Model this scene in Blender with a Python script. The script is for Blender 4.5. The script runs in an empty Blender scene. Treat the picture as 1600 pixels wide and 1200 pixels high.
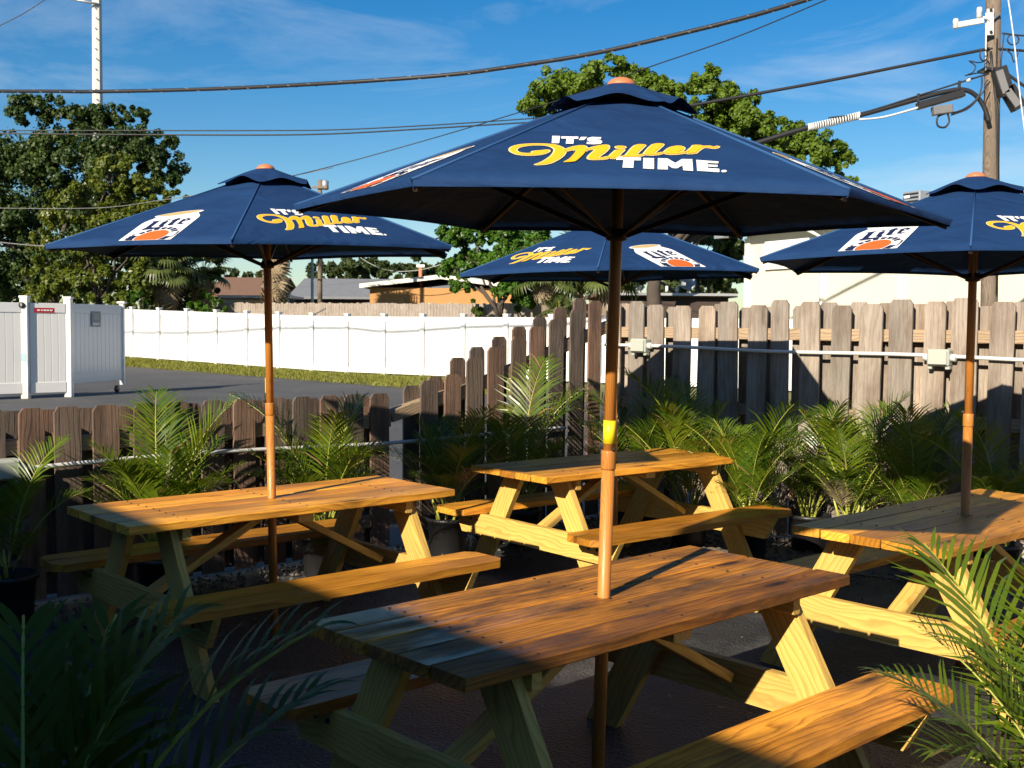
import bpy, bmesh, math, random
from mathutils import Vector, Matrix, geometry

R = math.radians
sc = bpy.context.scene
col = sc.collection
rnd = random.Random(7)

# ------------------------------------------------------------------ camera
EYE = Vector((0.0, 0.0, 1.627))
FPX, PITCH, ROLL = 1760.0, 0.053, 0.009
cam_d = bpy.data.cameras.new("camera")
cam = bpy.data.objects.new("camera", cam_d)
col.objects.link(cam)
cam_d.sensor_width = 36.0
cam_d.lens = 36.0 * FPX / 1600.0
cam_d.clip_start = 0.05
cam_d.clip_end = 3000
cam.matrix_world = (Matrix.Translation(EYE) @ Matrix.Rotation(math.pi / 2 - PITCH, 4, 'X')
                    @ Matrix.Rotation(ROLL, 4, 'Z'))
cam_d.dof.use_dof = True
cam_d.dof.focus_distance = 5.0
cam_d.dof.aperture_fstop = 12.0
sc.camera = cam

# ------------------------------------------------------------------ sky and sun
SUN_AZ, SUN_EL = R(60.0), R(26.0)            # azimuth the light travels towards, height of the sun
world = bpy.data.worlds.new("World")
sc.world = world
world.use_nodes = True
wn = world.node_tree
wn.nodes.clear()
w_out = wn.nodes.new("ShaderNodeOutputWorld")
w_bg = wn.nodes.new("ShaderNodeBackground")
w_sky = wn.nodes.new("ShaderNodeTexSky")
w_sky.sky_type = 'NISHITA'
w_sky.sun_disc = False
w_sky.sun_elevation = SUN_EL
w_sky.sun_rotation = R(210.0)
w_sky.air_density = 1.0
w_sky.dust_density = 0.25
w_sky.ozone_density = 3.0
w_bg.inputs["Strength"].default_value = 0.05
w_tc = wn.nodes.new("ShaderNodeTexCoord")
w_map = wn.nodes.new("ShaderNodeMapping")
w_map.inputs["Scale"].default_value = (1.7, 1.7, 7.5)
w_map.inputs["Location"].default_value = (1.9, 4.1, 2.2)
w_map.inputs["Rotation"].default_value = (0.0, R(12), 0.0)
w_noise = wn.nodes.new("ShaderNodeTexNoise")
w_noise.inputs["Scale"].default_value = 1.7
w_noise.inputs["Detail"].default_value = 9.0
w_noise.inputs["Roughness"].default_value = 0.62
w_noise.inputs["Distortion"].default_value = 0.6
w_ramp = wn.nodes.new("ShaderNodeValToRGB")
w_ramp.color_ramp.elements[0].position = 0.50
w_ramp.color_ramp.elements[0].color = (0, 0, 0, 1)
w_ramp.color_ramp.elements[1].position = 0.78
w_ramp.color_ramp.elements[1].color = (0.42, 0.42, 0.42, 1)
w_hue = wn.nodes.new("ShaderNodeHueSaturation")
w_hue.inputs["Saturation"].default_value = 1.45
w_hue.inputs["Hue"].default_value = 0.503
w_hue.inputs["Value"].default_value = 1.18
w_mix = wn.nodes.new("ShaderNodeMix")
w_mix.data_type = 'RGBA'
w_mix.inputs["B"].default_value = (8.5, 9.4, 10.2, 1)
L = wn.links.new
L(w_tc.outputs["Generated"], w_map.inputs["Vector"])
L(w_map.outputs["Vector"], w_noise.inputs["Vector"])
L(w_noise.outputs["Fac"], w_ramp.inputs["Fac"])
L(w_ramp.outputs["Color"], w_mix.inputs["Factor"])
L(w_sky.outputs["Color"], w_hue.inputs["Color"])
L(w_hue.outputs["Color"], w_mix.inputs["A"])
L(w_mix.outputs["Result"], w_bg.inputs["Color"])
L(w_bg.outputs["Background"], w_out.inputs["Surface"])

sun_d = bpy.data.lights.new("sun", 'SUN')
sun_d.energy = 5.0
sun_d.angle = R(0.53)
sun_d.color = (1.0, 0.88, 0.71)
sun = bpy.data.objects.new("sun", sun_d)
col.objects.link(sun)
LIGHT = Vector((math.cos(SUN_AZ) * math.cos(SUN_EL), math.sin(SUN_AZ) * math.cos(SUN_EL), -math.sin(SUN_EL)))
sun.rotation_euler = LIGHT.to_track_quat('-Z', 'Y').to_euler()

sc.view_settings.view_transform = 'Standard'
sc.view_settings.look = 'None'
sc.view_settings.gamma = 1.0
sc.view_settings.use_curve_mapping = False
sc.view_settings.exposure = 0.9
sc.cycles.max_bounces = 6
sc.cycles.diffuse_bounces = 3
sc.cycles.transparent_max_bounces = 4
sc.cycles.use_denoising = True

# ------------------------------------------------------------------ helpers
def ray(x, y):
    """direction through pixel (x, y) of the 1600x1200 photograph"""
    cr, sr = math.cos(ROLL), math.sin(ROLL)
    X, Y = x - 800.0, y - 600.0
    a, b = (cr * X + sr * Y) / FPX, (-sr * X + cr * Y) / FPX
    c, s = math.cos(PITCH), math.sin(PITCH)
    return Vector((a, c - s * b, -s - c * b))

def at(x, y, D):
    d = ray(x, y)
    return EYE + d * (D / d.y)

def props(o, label=None, cat=None, group=None, kind=None):
    if label: o["label"] = label
    if cat: o["category"] = cat
    if group: o["group"] = group
    if kind: o["kind"] = kind
    return o

def empty(name, loc=(0, 0, 0), rz=0.0, label=None, cat=None, group=None):
    o = bpy.data.objects.new(name, None)
    col.objects.link(o)
    o.location = loc
    o.rotation_euler = (0, 0, rz)
    o.empty_display_size = 0.1
    return props(o, label, cat, group)

def mesh_obj(name, me, parent=None, mat=None, M=None, smooth=False):
    if mat is not None and not me.materials:
        me.materials.append(mat)
    if smooth:
        for p in me.polygons: p.use_smooth = True
    o = bpy.data.objects.new(name, me)
    col.objects.link(o)
    if parent is not None: o.parent = parent
    if M is not None: o.matrix_local = M
    return o

def mesh(name, vs, fs):
    me = bpy.data.meshes.new(name)
    me.from_pydata([tuple(v) for v in vs], [], fs)
    me.update()
    return me

def basis(o, x, y, z=None):
    x = Vector(x).normalized(); y = Vector(y).normalized()
    if z is None: z = x.cross(y)
    z = Vector(z).normalized()
    y = z.cross(x)
    M = Matrix((x, y, z)).transposed().to_4x4()
    M.translation = Vector(o)
    return M

_cache = {}
def board_mesh(Lx, w, t, b=0.004, seed=0):
    """board along X with eased long edges"""
    k = ("b", round(Lx, 4), round(w, 4), round(t, 4), b, seed)
    if k in _cache: return _cache[k]
    h, d = w / 2, t / 2
    prof = [(-h + b, -d), (h - b, -d), (h, -d + b), (h, d - b), (h - b, d), (-h + b, d), (-h, d - b), (-h, -d + b)]
    n = 8
    vs = [(-Lx / 2, y, z) for y, z in prof] + [(Lx / 2, y, z) for y, z in prof]
    fs = [[i, (i + 1) % n, n + (i + 1) % n, n + i][::-1] for i in range(n)] + [list(range(n)), list(range(n, 2 * n))[::-1]]
    me = mesh("board", vs, fs)
    _cache[k] = me
    return me

def board(name, parent, mat, Lx, w, t, o, x, y, z=None, b=0.004):
    k = ("bm", round(Lx, 4), round(w, 4), round(t, 4), b, mat.name)
    if k not in _cache:
        me = board_mesh(Lx, w, t, b).copy()
        me.materials.clear(); me.materials.append(mat)
        _cache[k] = me
    return mesh_obj(name, _cache[k], parent, None, basis(o, x, y, z))

def prism_mesh(outline, t):
    """outline in XY, thickness t in Z (centred)"""
    n = len(outline)
    vs = [(x, y, -t / 2) for x, y in outline] + [(x, y, t / 2) for x, y in outline]
    fs = [list(range(n))[::-1], list(range(n, 2 * n))] + [[i, (i + 1) % n, n + (i + 1) % n, n + i] for i in range(n)]
    return mesh("prism", vs, fs)

def box_bm(bm, c, s, rz=0.0, M=None):
    m = Matrix.Translation(Vector(c)) @ Matrix.Rotation(rz, 4, 'Z') @ Matrix.Diagonal((s[0], s[1], s[2], 1))
    if M is not None: m = M @ m
    bmesh.ops.create_cube(bm, size=1.0, matrix=m)

def bm_obj(name, bm, mat, parent=None, smooth=False, bevel=0.0):
    if bevel:
        bmesh.ops.bevel(bm, geom=bm.edges[:], offset=bevel, segments=1, affect='EDGES')
    me = bpy.data.meshes.new(name)
    bm.to_mesh(me); bm.free()
    return mesh_obj(name, me, parent, mat, None, smooth)

def box(name, c, s, mat, parent=None, rz=0.0, bevel=0.0):
    bm = bmesh.new()
    box_bm(bm, c, s, rz)
    return bm_obj(name, bm, mat, parent, bevel=bevel)

def tube_data(pts, r, sides=6, cap=True):
    pts = [Vector(p) for p in pts]
    n = len(pts)
    rad = r if isinstance(r, (list, tuple)) else [r] * n
    vs, fs = [], []
    ref = None
    for i, p in enumerate(pts):
        t = (pts[min(i + 1, n - 1)] - pts[max(i - 1, 0)]).normalized()
        if ref is None:
            ref = Vector((0, 0, 1)) if abs(t.z) < 0.9 else Vector((1, 0, 0))
        u = (ref - t * ref.dot(t)).normalized(); ref = u
        v = t.cross(u)
        for k in range(sides):
            a = 2 * math.pi * k / sides
            vs.append(p + (u * math.cos(a) + v * math.sin(a)) * rad[i])
    for i in range(n - 1):
        for k in range(sides):
            fs.append([i * sides + k, i * sides + (k + 1) % sides, (i + 1) * sides + (k + 1) % sides, (i + 1) * sides + k])
    if cap:
        fs.append(list(range(sides))[::-1]); fs.append([(n - 1) * sides + k for k in range(sides)])
    return vs, fs

def tube(name, pts, r, mat, parent=None, sides=8, smooth=True):
    vs, fs = tube_data(pts, r, sides)
    return mesh_obj(name, mesh(name, vs, fs), parent, mat, None, smooth)

def lathe(name, prof, mat, parent=None, sides=20, M=None, smooth=True, ribs=0.0):
    vs, fs = [], []
    for r_, z in prof:
        for k in range(sides):
            a = 2 * math.pi * k / sides
            q = r_ * (1 + (ribs if k % 2 else 0))
            vs.append((q * math.cos(a), q * math.sin(a), z))
    n = len(prof)
    for i in range(n - 1):
        for k in range(sides):
            fs.append([i * sides + k, i * sides + (k + 1) % sides, (i + 1) * sides + (k + 1) % sides, (i + 1) * sides + k])
    fs.append(list(range(sides))[::-1]); fs.append([(n - 1) * sides + k for k in range(sides)])
    return mesh_obj(name, mesh(name, vs, fs), parent, mat, M, smooth)

def spline(pts, n=8):
    pts = [Vector(p) for p in pts]
    out = []
    for i in range(len(pts) - 1):
        p0, p1, p2, p3 = pts[max(i - 1, 0)], pts[i], pts[i + 1], pts[min(i + 2, len(pts) - 1)]
        for k in range(n):
            t = k / n
            out.append(0.5 * ((2 * p1) + (p2 - p0) * t + (2 * p0 - 5 * p1 + 4 * p2 - p3) * t * t + (3 * p1 - p0 - 3 * p2 + p3) * t ** 3))
    out.append(pts[-1])
    return out

# ------------------------------------------------------------------ materials
def new_mat(name):
    m = bpy.data.materials.new(name); m.use_nodes = True
    nt = m.node_tree
    return m, nt, nt.nodes["Principled BSDF"]

def N(nt, typ, **kw):
    n = nt.nodes.new("ShaderNode" + typ)
    for k, v in kw.items():
        if k in n.inputs.keys(): n.inputs[k].default_value = v
        else: setattr(n, k, v)
    return n

def math_n(nt, op, a, b=None, c=None):
    n = nt.nodes.new("ShaderNodeMath"); n.operation = op
    for i, v in enumerate((a, b, c)):
        if v is None: continue
        if isinstance(v, (int, float)): n.inputs[i].default_value = v
        else: nt.links.new(v, n.inputs[i])
    return n.outputs[0]

def mixc(nt, fac, a, b, mode='MIX'):
    n = nt.nodes.new("ShaderNodeMix"); n.data_type = 'RGBA'; n.blend_type = mode
    for s, v in (("Factor", fac), ("A", a), ("B", b)):
        if isinstance(v, (int, float)): n.inputs[s].default_value = v
        elif isinstance(v, tuple): n.inputs[s].default_value = (*v, 1) if len(v) == 3 else v
        else: nt.links.new(v, n.inputs[s])
    return n.outputs["Result"]

def ramp(nt, fac, stops):
    n = nt.nodes.new("ShaderNodeValToRGB")
    e = n.color_ramp.elements
    while len(e) < len(stops): e.new(0.5)
    for el, (p, c) in zip(e, stops):
        el.position = p; el.color = (*c, 1) if len(c) == 3 else c
    nt.links.new(fac, n.inputs["Fac"])
    return n.outputs["Color"]

def plain(name, c, rough=0.6, spec=0.4, metal=0.0, var=0.12, scale=9.0, bump=0.0, bscale=60.0):
    m, nt, b = new_mat(name)
    tc = N(nt, "TexCoord"); no = N(nt, "TexNoise", Scale=scale, Detail=5.0, Roughness=0.6)
    nt.links.new(tc.outputs["Object"], no.inputs["Vector"])
    oi = N(nt, "ObjectInfo")
    f = math_n(nt, 'MULTIPLY_ADD', no.outputs["Fac"], 2 * var, 1 - var)
    f = math_n(nt, 'ADD', f, math_n(nt, 'MULTIPLY_ADD', oi.outputs["Random"], var, -var / 2))
    cc = N(nt, "RGB"); cc.outputs[0].default_value = (*c, 1)
    mu = nt.nodes.new("ShaderNodeVectorMath"); mu.operation = 'SCALE'
    nt.links.new(cc.outputs[0], mu.inputs[0]); nt.links.new(f, mu.inputs["Scale"])
    nt.links.new(mu.outputs[0], b.inputs["Base Color"])
    b.inputs["Roughness"].default_value = rough
    b.inputs["Specular IOR Level"].default_value = spec
    b.inputs["Metallic"].default_value = metal
    if bump:
        n2 = N(nt, "TexNoise", Scale=bscale, Detail=4.0)
        nt.links.new(tc.outputs["Object"], n2.inputs["Vector"])
        bp = N(nt, "Bump", Strength=bump, Distance=0.01)
        nt.links.new(n2.outputs["Fac"], bp.inputs["Height"]); nt.links.new(bp.outputs["Normal"], b.inputs["Normal"])
    return m

def wood(name, light, dark, tint=(1, 1, 1), rings=34.0, rough=(0.4, 0.6), contrast=0.75, knots=0.8, var=0.35,
         stain=None, stain_amt=0.0, wet=0.0, streak=0.25, tint2=None, bump=0.35, axis="X", rx=1.5, spec=0.45, hue=None):
    """sawn timber with the grain along local X"""
    m, nt, b = new_mat(name)
    lk = nt.links.new
    tc = N(nt, "TexCoord"); oi = N(nt, "ObjectInfo")
    off = N(nt, "CombineXYZ")
    lk(math_n(nt, 'MULTIPLY', oi.outputs["Random"], 37.0), off.inputs[0])
    lk(math_n(nt, 'MULTIPLY', oi.outputs["Random"], 91.0), off.inputs[1])
    lk(math_n(nt, 'MULTIPLY', oi.outputs["Random"], 13.0), off.inputs[2])
    add = nt.nodes.new("ShaderNodeVectorMath"); add.operation = 'ADD'
    src = tc.outputs["Object"]
    if axis == "Z":
        s0 = N(nt, "SeparateXYZ"); lk(src, s0.inputs[0]); c0_ = N(nt, "CombineXYZ")
        lk(s0.outputs[2], c0_.inputs[0]); lk(s0.outputs[0], c0_.inputs[1]); lk(s0.outputs[1], c0_.inputs[2]); src = c0_.outputs[0]
    lk(src, add.inputs[0]); lk(off.outputs[0], add.inputs[1])
    def scaled(s):
        mp = N(nt, "Mapping"); mp.inputs["Scale"].default_value = s
        lk(add.outputs[0], mp.inputs["Vector"]); return mp.outputs["Vector"]
    low = N(nt, "TexNoise", Scale=1.0, Detail=3.0, Roughness=0.5); lk(scaled((rx, 5.0, 5.0)), low.inputs["Vector"])
    fine = N(nt, "TexNoise", Scale=1.0, Detail=6.0, Roughness=0.7); lk(scaled((7.0, 190.0, 190.0)), fine.inputs["Vector"])
    big = N(nt, "TexNoise", Scale=1.0, Detail=4.0, Roughness=0.6); lk(scaled((1.6, 4.0, 4.0)), big.inputs["Vector"])
    vor = N(nt, "TexVoronoi", Scale=1.0, Randomness=1.0); lk(scaled((1.5, 6.5, 0.5)), vor.inputs["Vector"])
    kn = ramp(nt, vor.outputs["Distance"], [(0.05, (1, 1, 1)), (0.16, (0.35, 0.35, 0.35)), (0.34, (0, 0, 0))])
    knv = N(nt, "RGBToBW"); lk(kn, knv.inputs[0])
    sx = N(nt, "SeparateXYZ"); lk(src, sx.inputs[0])
    ph = math_n(nt, 'MULTIPLY_ADD', low.outputs["Fac"], 0.22, math_n(nt, 'MULTIPLY_ADD', sx.outputs[2], 0.6, sx.outputs[1]))
    ph = math_n(nt, 'MULTIPLY_ADD', knv.outputs[0], 0.05 * knots, ph)
    ph = math_n(nt, 'MULTIPLY_ADD', fine.outputs["Fac"], 0.006, ph)
    ring = math_n(nt, 'FRACT', math_n(nt, 'MULTIPLY', ph, rings))
    rc = ramp(nt, ring, [(0.0, (0, 0, 0)), (0.55, (0.35, 0.35, 0.35)), (0.86, (1, 1, 1)), (1.0, (0, 0, 0))])
    rbw = N(nt, "RGBToBW"); lk(rc, rbw.inputs[0])
    f = math_n(nt, 'MULTIPLY', rbw.outputs[0], contrast)
    f = math_n(nt, 'MULTIPLY_ADD', math_n(nt, 'SUBTRACT', fine.outputs["Fac"], 0.5), streak * 2, f)
    c = mixc(nt, f, light, dark)
    if tint2 is not None:
        c = mixc(nt, ramp(nt, oi.outputs["Random"], [(0.2, (0, 0, 0)), (0.9, (1, 1, 1))]), c, mixc(nt, 1.0, c, tint2, 'MULTIPLY'))
    if hue is not None:
        hn = nt.nodes.new("ShaderNodeMath"); hn.operation = 'FRACT'
        lk(math_n(nt, 'MULTIPLY', oi.outputs["Random"], 7.31), hn.inputs[0])
        hb = nt.nodes.new("ShaderNodeMath"); hb.operation = 'FRACT'
        lk(math_n(nt, 'MULTIPLY', oi.outputs["Random"], 23.7), hb.inputs[0])
        sv = nt.nodes.new("ShaderNodeVectorMath"); sv.operation = 'SCALE'
        lk(c, sv.inputs[0]); lk(math_n(nt, 'MULTIPLY_ADD', hb.outputs[0], 0.60, 0.72), sv.inputs["Scale"]); c = sv.outputs[0]
        c = mixc(nt, hn.outputs[0], c, mixc(nt, 1.0, c, hue, 'MULTIPLY'))
    bw = math_n(nt, 'MULTIPLY_ADD', math_n(nt, 'SUBTRACT', big.outputs["Fac"], 0.5), var * 2, 1.0)
    bw = math_n(nt, 'MULTIPLY', bw, math_n(nt, 'MULTIPLY_ADD', oi.outputs["Random"], var * 1.0, 1 - var * 0.5))
    kd = math_n(nt, 'SUBTRACT', 1.0, math_n(nt, 'MULTIPLY', knv.outputs[0], 0.62 * knots))
    vm = nt.nodes.new("ShaderNodeVectorMath"); vm.operation = 'SCALE'
    lk(c, vm.inputs[0]); lk(math_n(nt, 'MULTIPLY', bw, kd), vm.inputs["Scale"])
    colr = vm.outputs[0]
    if stain is not None:
        sn = N(nt, "TexNoise", Scale=1.0, Detail=6.0, Roughness=0.65); lk(scaled((2.0, 7.0, 7.0)), sn.inputs["Vector"])
        colr = mixc(nt, math_n(nt, 'MULTIPLY', ramp(nt, sn.outputs["Fac"], [(0.45, (0, 0, 0)), (0.66, (1, 1, 1))]), stain_amt), colr, stain)
    lk(colr, b.inputs["Base Color"])
    rr = math_n(nt, 'MULTIPLY_ADD', big.outputs["Fac"], rough[1] - rough[0], rough[0])
    if wet:
        wn_ = N(nt, "TexNoise", Scale=1.0, Detail=3.0, Roughness=0.5); lk(scaled((1.5, 5.0, 5.0)), wn_.inputs["Vector"])
        wf = ramp(nt, wn_.outputs["Fac"], [(0.46, (0, 0, 0)), (0.62, (1, 1, 1))])
        wb = N(nt, "RGBToBW"); lk(wf, wb.inputs[0])
        rr = math_n(nt, 'SUBTRACT', rr, math_n(nt, 'MULTIPLY', wb.outputs[0], wet))
    lk(rr, b.inputs["Roughness"])
    b.inputs["Specular IOR Level"].default_value = spec
    bp = N(nt, "Bump", Strength=bump, Distance=0.004)
    lk(math_n(nt, 'MULTIPLY_ADD', rbw.outputs[0], 0.35, fine.outputs["Fac"]), bp.inputs["Height"])
    lk(bp.outputs["Normal"], b.inputs["Normal"])
    return m

def leaf_mat(name, c1, c2, trans=0.35, rough=0.4, spec=0.45, scale=2.0, dry=False):
    m, nt, b = new_mat(name)
    lk = nt.links.new
    ge = N(nt, "NewGeometry"); oi = N(nt, "ObjectInfo")
    tc = N(nt, "TexCoord")
    no = N(nt, "TexNoise", Scale=scale, Detail=2.0); lk(tc.outputs["Object"], no.inputs["Vector"])
    f = math_n(nt, 'ADD', math_n(nt, 'MULTIPLY', ge.outputs["Random Per Island"], 0.6),
               math_n(nt, 'ADD', math_n(nt, 'MULTIPLY', no.outputs["Fac"], 0.5), math_n(nt, 'MULTIPLY_ADD', oi.outputs["Random"], 0.4, -0.3)))
    c = mixc(nt, f, c1, c2)
    if dry:
        c = mixc(nt, ramp(nt, ge.outputs["Random Per Island"], [(0.955, (0, 0, 0)), (0.965, (1, 1, 1))]), c, (0.24, 0.17, 0.06))
    lk(c, b.inputs["Base Color"])
    b.inputs["Roughness"].default_value = rough
    b.inputs["Specular IOR Level"].default_value = spec
    tr = N(nt, "BsdfTranslucent")
    tcx = mixc(nt, 1.0, c, (1.25, 1.15, 0.35), 'MULTIPLY')
    lk(tcx, tr.inputs["Color"])
    ms = N(nt, "MixShader"); ms.inputs[0].default_value = trans
    lk(b.outputs[0], ms.inputs[1]); lk(tr.outputs[0], ms.inputs[2])
    lk(ms.outputs[0], nt.nodes["Material Output"].inputs["Surface"])
    return m

M = {}
M["table"] = wood("stained_pine", (0.70, 0.335, 0.036), (0.22, 0.068, 0.008), rings=34, rough=(0.30, 0.58), contrast=0.6, knots=1.5, var=0.75, streak=0.75, rx=0.8, hue=(0.85, 0.74, 0.60), stain=(0.27, 0.105, 0.014), stain_amt=0.6)
M["table_wet"] = wood("wet_stained_pine", (0.56, 0.23, 0.025), (0.13, 0.038, 0.008), rings=34, rough=(0.58, 0.78), contrast=0.65, knots=1.5, var=0.8, rx=0.8, spec=0.35, hue=(0.72, 0.60, 0.55),
                      stain=(0.045, 0.022, 0.010), stain_amt=0.85, wet=0.42, streak=0.85)
M["bench_damp"] = wood("damp_bench_pine", (0.62, 0.27, 0.030), (0.17, 0.05, 0.008), rings=34, rough=(0.34, 0.62), contrast=0.65, knots=1.5, var=0.7, streak=0.75, rx=0.8, hue=(0.8, 0.62, 0.5), stain=(0.07, 0.03, 0.012), stain_amt=0.5, wet=0.1)
M["leg"] = wood("treated_pine", (0.60, 0.39, 0.095), (0.37, 0.21, 0.04), rings=42, rough=(0.55, 0.75), contrast=0.75, knots=0.6, var=0.2, streak=0.15)
M["picket"] = wood("weathered_picket", (0.30, 0.263, 0.222), (0.12, 0.092, 0.07), rings=30, rx=0.7, rough=(0.75, 0.95), contrast=0.38, knots=0.9, var=0.5,
                   stain=(0.11, 0.07, 0.045), stain_amt=0.65, streak=1.0, tint2=(1.0, 0.93, 0.86), bump=0.7)
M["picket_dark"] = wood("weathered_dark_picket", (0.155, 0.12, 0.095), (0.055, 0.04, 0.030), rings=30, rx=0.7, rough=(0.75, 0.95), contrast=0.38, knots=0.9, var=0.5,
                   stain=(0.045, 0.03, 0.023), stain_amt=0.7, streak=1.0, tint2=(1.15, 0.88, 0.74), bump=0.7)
M["rail"] = wood("fence_rail_wood", (0.32, 0.235, 0.15), (0.13, 0.085, 0.05), rings=40, rough=(0.75, 0.95), contrast=0.7, knots=0.4, var=0.35, bump=0.6)
M["far_board"] = wood("old_fence_board", (0.26, 0.22, 0.185), (0.10, 0.08, 0.065), rings=30, axis="Z", rough=(0.8, 0.95), contrast=0.6, knots=0.2, var=0.4)
def canvas():
    m, nt, b = new_mat("navy_canvas"); lk = nt.links.new
    tc = N(nt, "TexCoord"); oi = N(nt, "ObjectInfo")
    off = nt.nodes.new("ShaderNodeVectorMath"); off.operation = 'ADD'
    cb = N(nt, "CombineXYZ"); lk(math_n(nt, 'MULTIPLY', oi.outputs["Random"], 30.0), cb.inputs[0])
    lk(tc.outputs["Object"], off.inputs[0]); lk(cb.outputs[0], off.inputs[1])
    fade = N(nt, "TexNoise", Scale=3.5, Detail=6.0, Roughness=0.65); lk(off.outputs[0], fade.inputs["Vector"])
    dust = N(nt, "TexNoise", Scale=120.0, Detail=3.0, Roughness=0.8); lk(off.outputs[0], dust.inputs["Vector"])
    c = ramp(nt, fade.outputs["Fac"], [(0.3, (0.0050, 0.026, 0.088)), (0.7, (0.0085, 0.038, 0.116))])
    c = mixc(nt, ramp(nt, dust.outputs["Fac"], [(0.62, (0, 0, 0)), (0.80, (0.10, 0.10, 0.10))]), c, (0.12, 0.15, 0.20))
    lk(c, b.inputs["Base Color"])
    b.inputs["Roughness"].default_value = 0.8; b.inputs["Specular IOR Level"].default_value = 0.2
    mp = N(nt, "Mapping"); mp.inputs["Scale"].default_value = (1.0, 1.0, 3.0); lk(off.outputs[0], mp.inputs["Vector"])
    wr = N(nt, "TexNoise", Scale=4.0, Detail=2.0, Roughness=0.45, Distortion=1.2); lk(mp.outputs[0], wr.inputs["Vector"])
    b1 = N(nt, "Bump", Strength=0.6, Distance=0.03); lk(wr.outputs["Fac"], b1.inputs["Height"])
    we = N(nt, "TexNoise", Scale=420.0, Detail=2.0); lk(off.outputs[0], we.inputs["Vector"])
    b2 = N(nt, "Bump", Strength=0.15, Distance=0.004); lk(we.outputs["Fac"], b2.inputs["Height"]); lk(b1.outputs[0], b2.inputs["Normal"])
    lk(b2.outputs[0], b.inputs["Normal"])
    return m
M["navy"] = canvas()
M["seam"] = plain("navy_seam", (0.022, 0.075, 0.19), rough=0.75, spec=0.2, var=0.08)
M["print_white"] = plain("white_print", (0.80, 0.80, 0.78), rough=0.6, spec=0.2, var=0.02)
M["print_gold"] = plain("gold_print", (0.72, 0.42, 0.012), rough=0.6, spec=0.2, var=0.02)
M["print_cream"] = plain("pale_yellow_print", (0.80, 0.60, 0.25), rough=0.6, spec=0.2, var=0.02)
M["print_navy"] = plain("dark_blue_print", (0.010, 0.016, 0.06), rough=0.6, spec=0.2, var=0.02)
M["print_orange"] = plain("orange_red_print", (0.72, 0.115, 0.018), rough=0.6, spec=0.2, var=0.10, scale=60)
M["print_tan"] = plain("tan_gold_print", (0.50, 0.36, 0.14), rough=0.6, spec=0.2, var=0.2, scale=80)
M["print_grey"] = plain("grey_print", (0.42, 0.42, 0.36), rough=0.6, spec=0.2, var=0.1)
M["pole"] = wood("umbrella_pole_wood", (0.33, 0.125, 0.035), (0.21, 0.07, 0.018), rings=60, rough=(0.35, 0.5), contrast=0.5, knots=0.0, var=0.15, streak=0.2)
M["finial"] = plain("terracotta_finial", (0.50, 0.17, 0.07), rough=0.5, var=0.08)
M["rib"] = plain("dark_wood_rib", (0.022, 0.010, 0.006), rough=0.6, var=0.1)
M["tape"] = plain("yellow_tape", (0.78, 0.62, 0.015), rough=0.45, var=0.06)
M["bolt"] = plain("dark_bolt", (0.05, 0.045, 0.04), rough=0.4, metal=0.6)
M["vinyl"] = plain("white_vinyl", (0.70, 0.70, 0.68), rough=0.32, spec=0.5, var=0.03, scale=1.5)
M["vinyl_gloss"] = plain("glossy_white_vinyl", (0.64, 0.67, 0.70), rough=0.16, spec=0.6, var=0.03, scale=1.5)
M["pvc"] = plain("white_pvc", (0.58, 0.58, 0.56), rough=0.4, var=0.06)
M["pvc_box"] = plain("pale_grey_plastic", (0.36, 0.385, 0.335), rough=0.5, var=0.06)
M["red"] = plain("red_enamel", (0.42, 0.012, 0.02), rough=0.4)
M["grey_sign"] = plain("grey_placard", (0.20, 0.22, 0.25), rough=0.4)
M["black"] = plain("black_plastic", (0.012, 0.012, 0.013), rough=0.45, spec=0.5)
M["cable"] = plain("black_cable", (0.02, 0.02, 0.022), rough=0.5)
M["cable_grey"] = plain("grey_cable", (0.16, 0.16, 0.165), rough=0.5)
M["steel"] = plain("galvanised_steel", (0.45, 0.46, 0.47), rough=0.4, metal=0.6)
M["concrete"] = plain("pale_concrete", (0.55, 0.55, 0.53), rough=0.85, var=0.1)
M["utility"] = wood("utility_pole_wood", (0.20, 0.155, 0.115), (0.055, 0.04, 0.03), rings=50, axis="Z", rough=(0.8, 0.95), contrast=0.7, knots=0.1, var=0.4, streak=0.5, bump=0.8)
M["stucco"] = plain("cream_stucco", (0.62, 0.57, 0.45), rough=0.9, var=0.05, scale=0.8, bump=0.2, bscale=30)
M["trim"] = plain("off_white_trim", (0.66, 0.63, 0.55), rough=0.6, var=0.05)
M["orange_wall"] = plain("orange_stucco", (0.42, 0.225, 0.085), rough=0.9, var=0.08, scale=0.8)
M["dark_wall"] = plain("dark_brown_wall", (0.05, 0.035, 0.03), rough=0.9, var=0.1)
M["roof_grey"] = plain("grey_shingle", (0.17, 0.18, 0.195), rough=0.95, var=0.28, scale=3.0, bump=0.5, bscale=6)
M["roof_brown"] = plain("brown_shingle", (0.15, 0.085, 0.055), rough=0.95, var=0.28, scale=3.0)
M["glass"] = plain("window_glass", (0.10, 0.12, 0.14), rough=0.08, spec=0.8, var=0.1)
M["blind"] = plain("pale_blind", (0.5, 0.52, 0.54), rough=0.4, var=0.1)
M["bark"] = plain("tree_bark", (0.075, 0.06, 0.048), rough=0.95, var=0.3, scale=6, bump=0.8, bscale=14)
M["palm_bark"] = plain("palm_trunk_fibre", (0.17, 0.135, 0.10), rough=0.95, var=0.35, scale=7, bump=0.8, bscale=18)
M["dead_frond"] = leaf_mat("dead_frond", (0.20, 0.15, 0.09), (0.33, 0.26, 0.17), trans=0.15, rough=0.8, spec=0.2)
M["areca"] = leaf_mat("areca_leaf", (0.045, 0.105, 0.008), (0.17, 0.22, 0.012), trans=0.34, rough=0.33, spec=0.5, dry=True)
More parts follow.
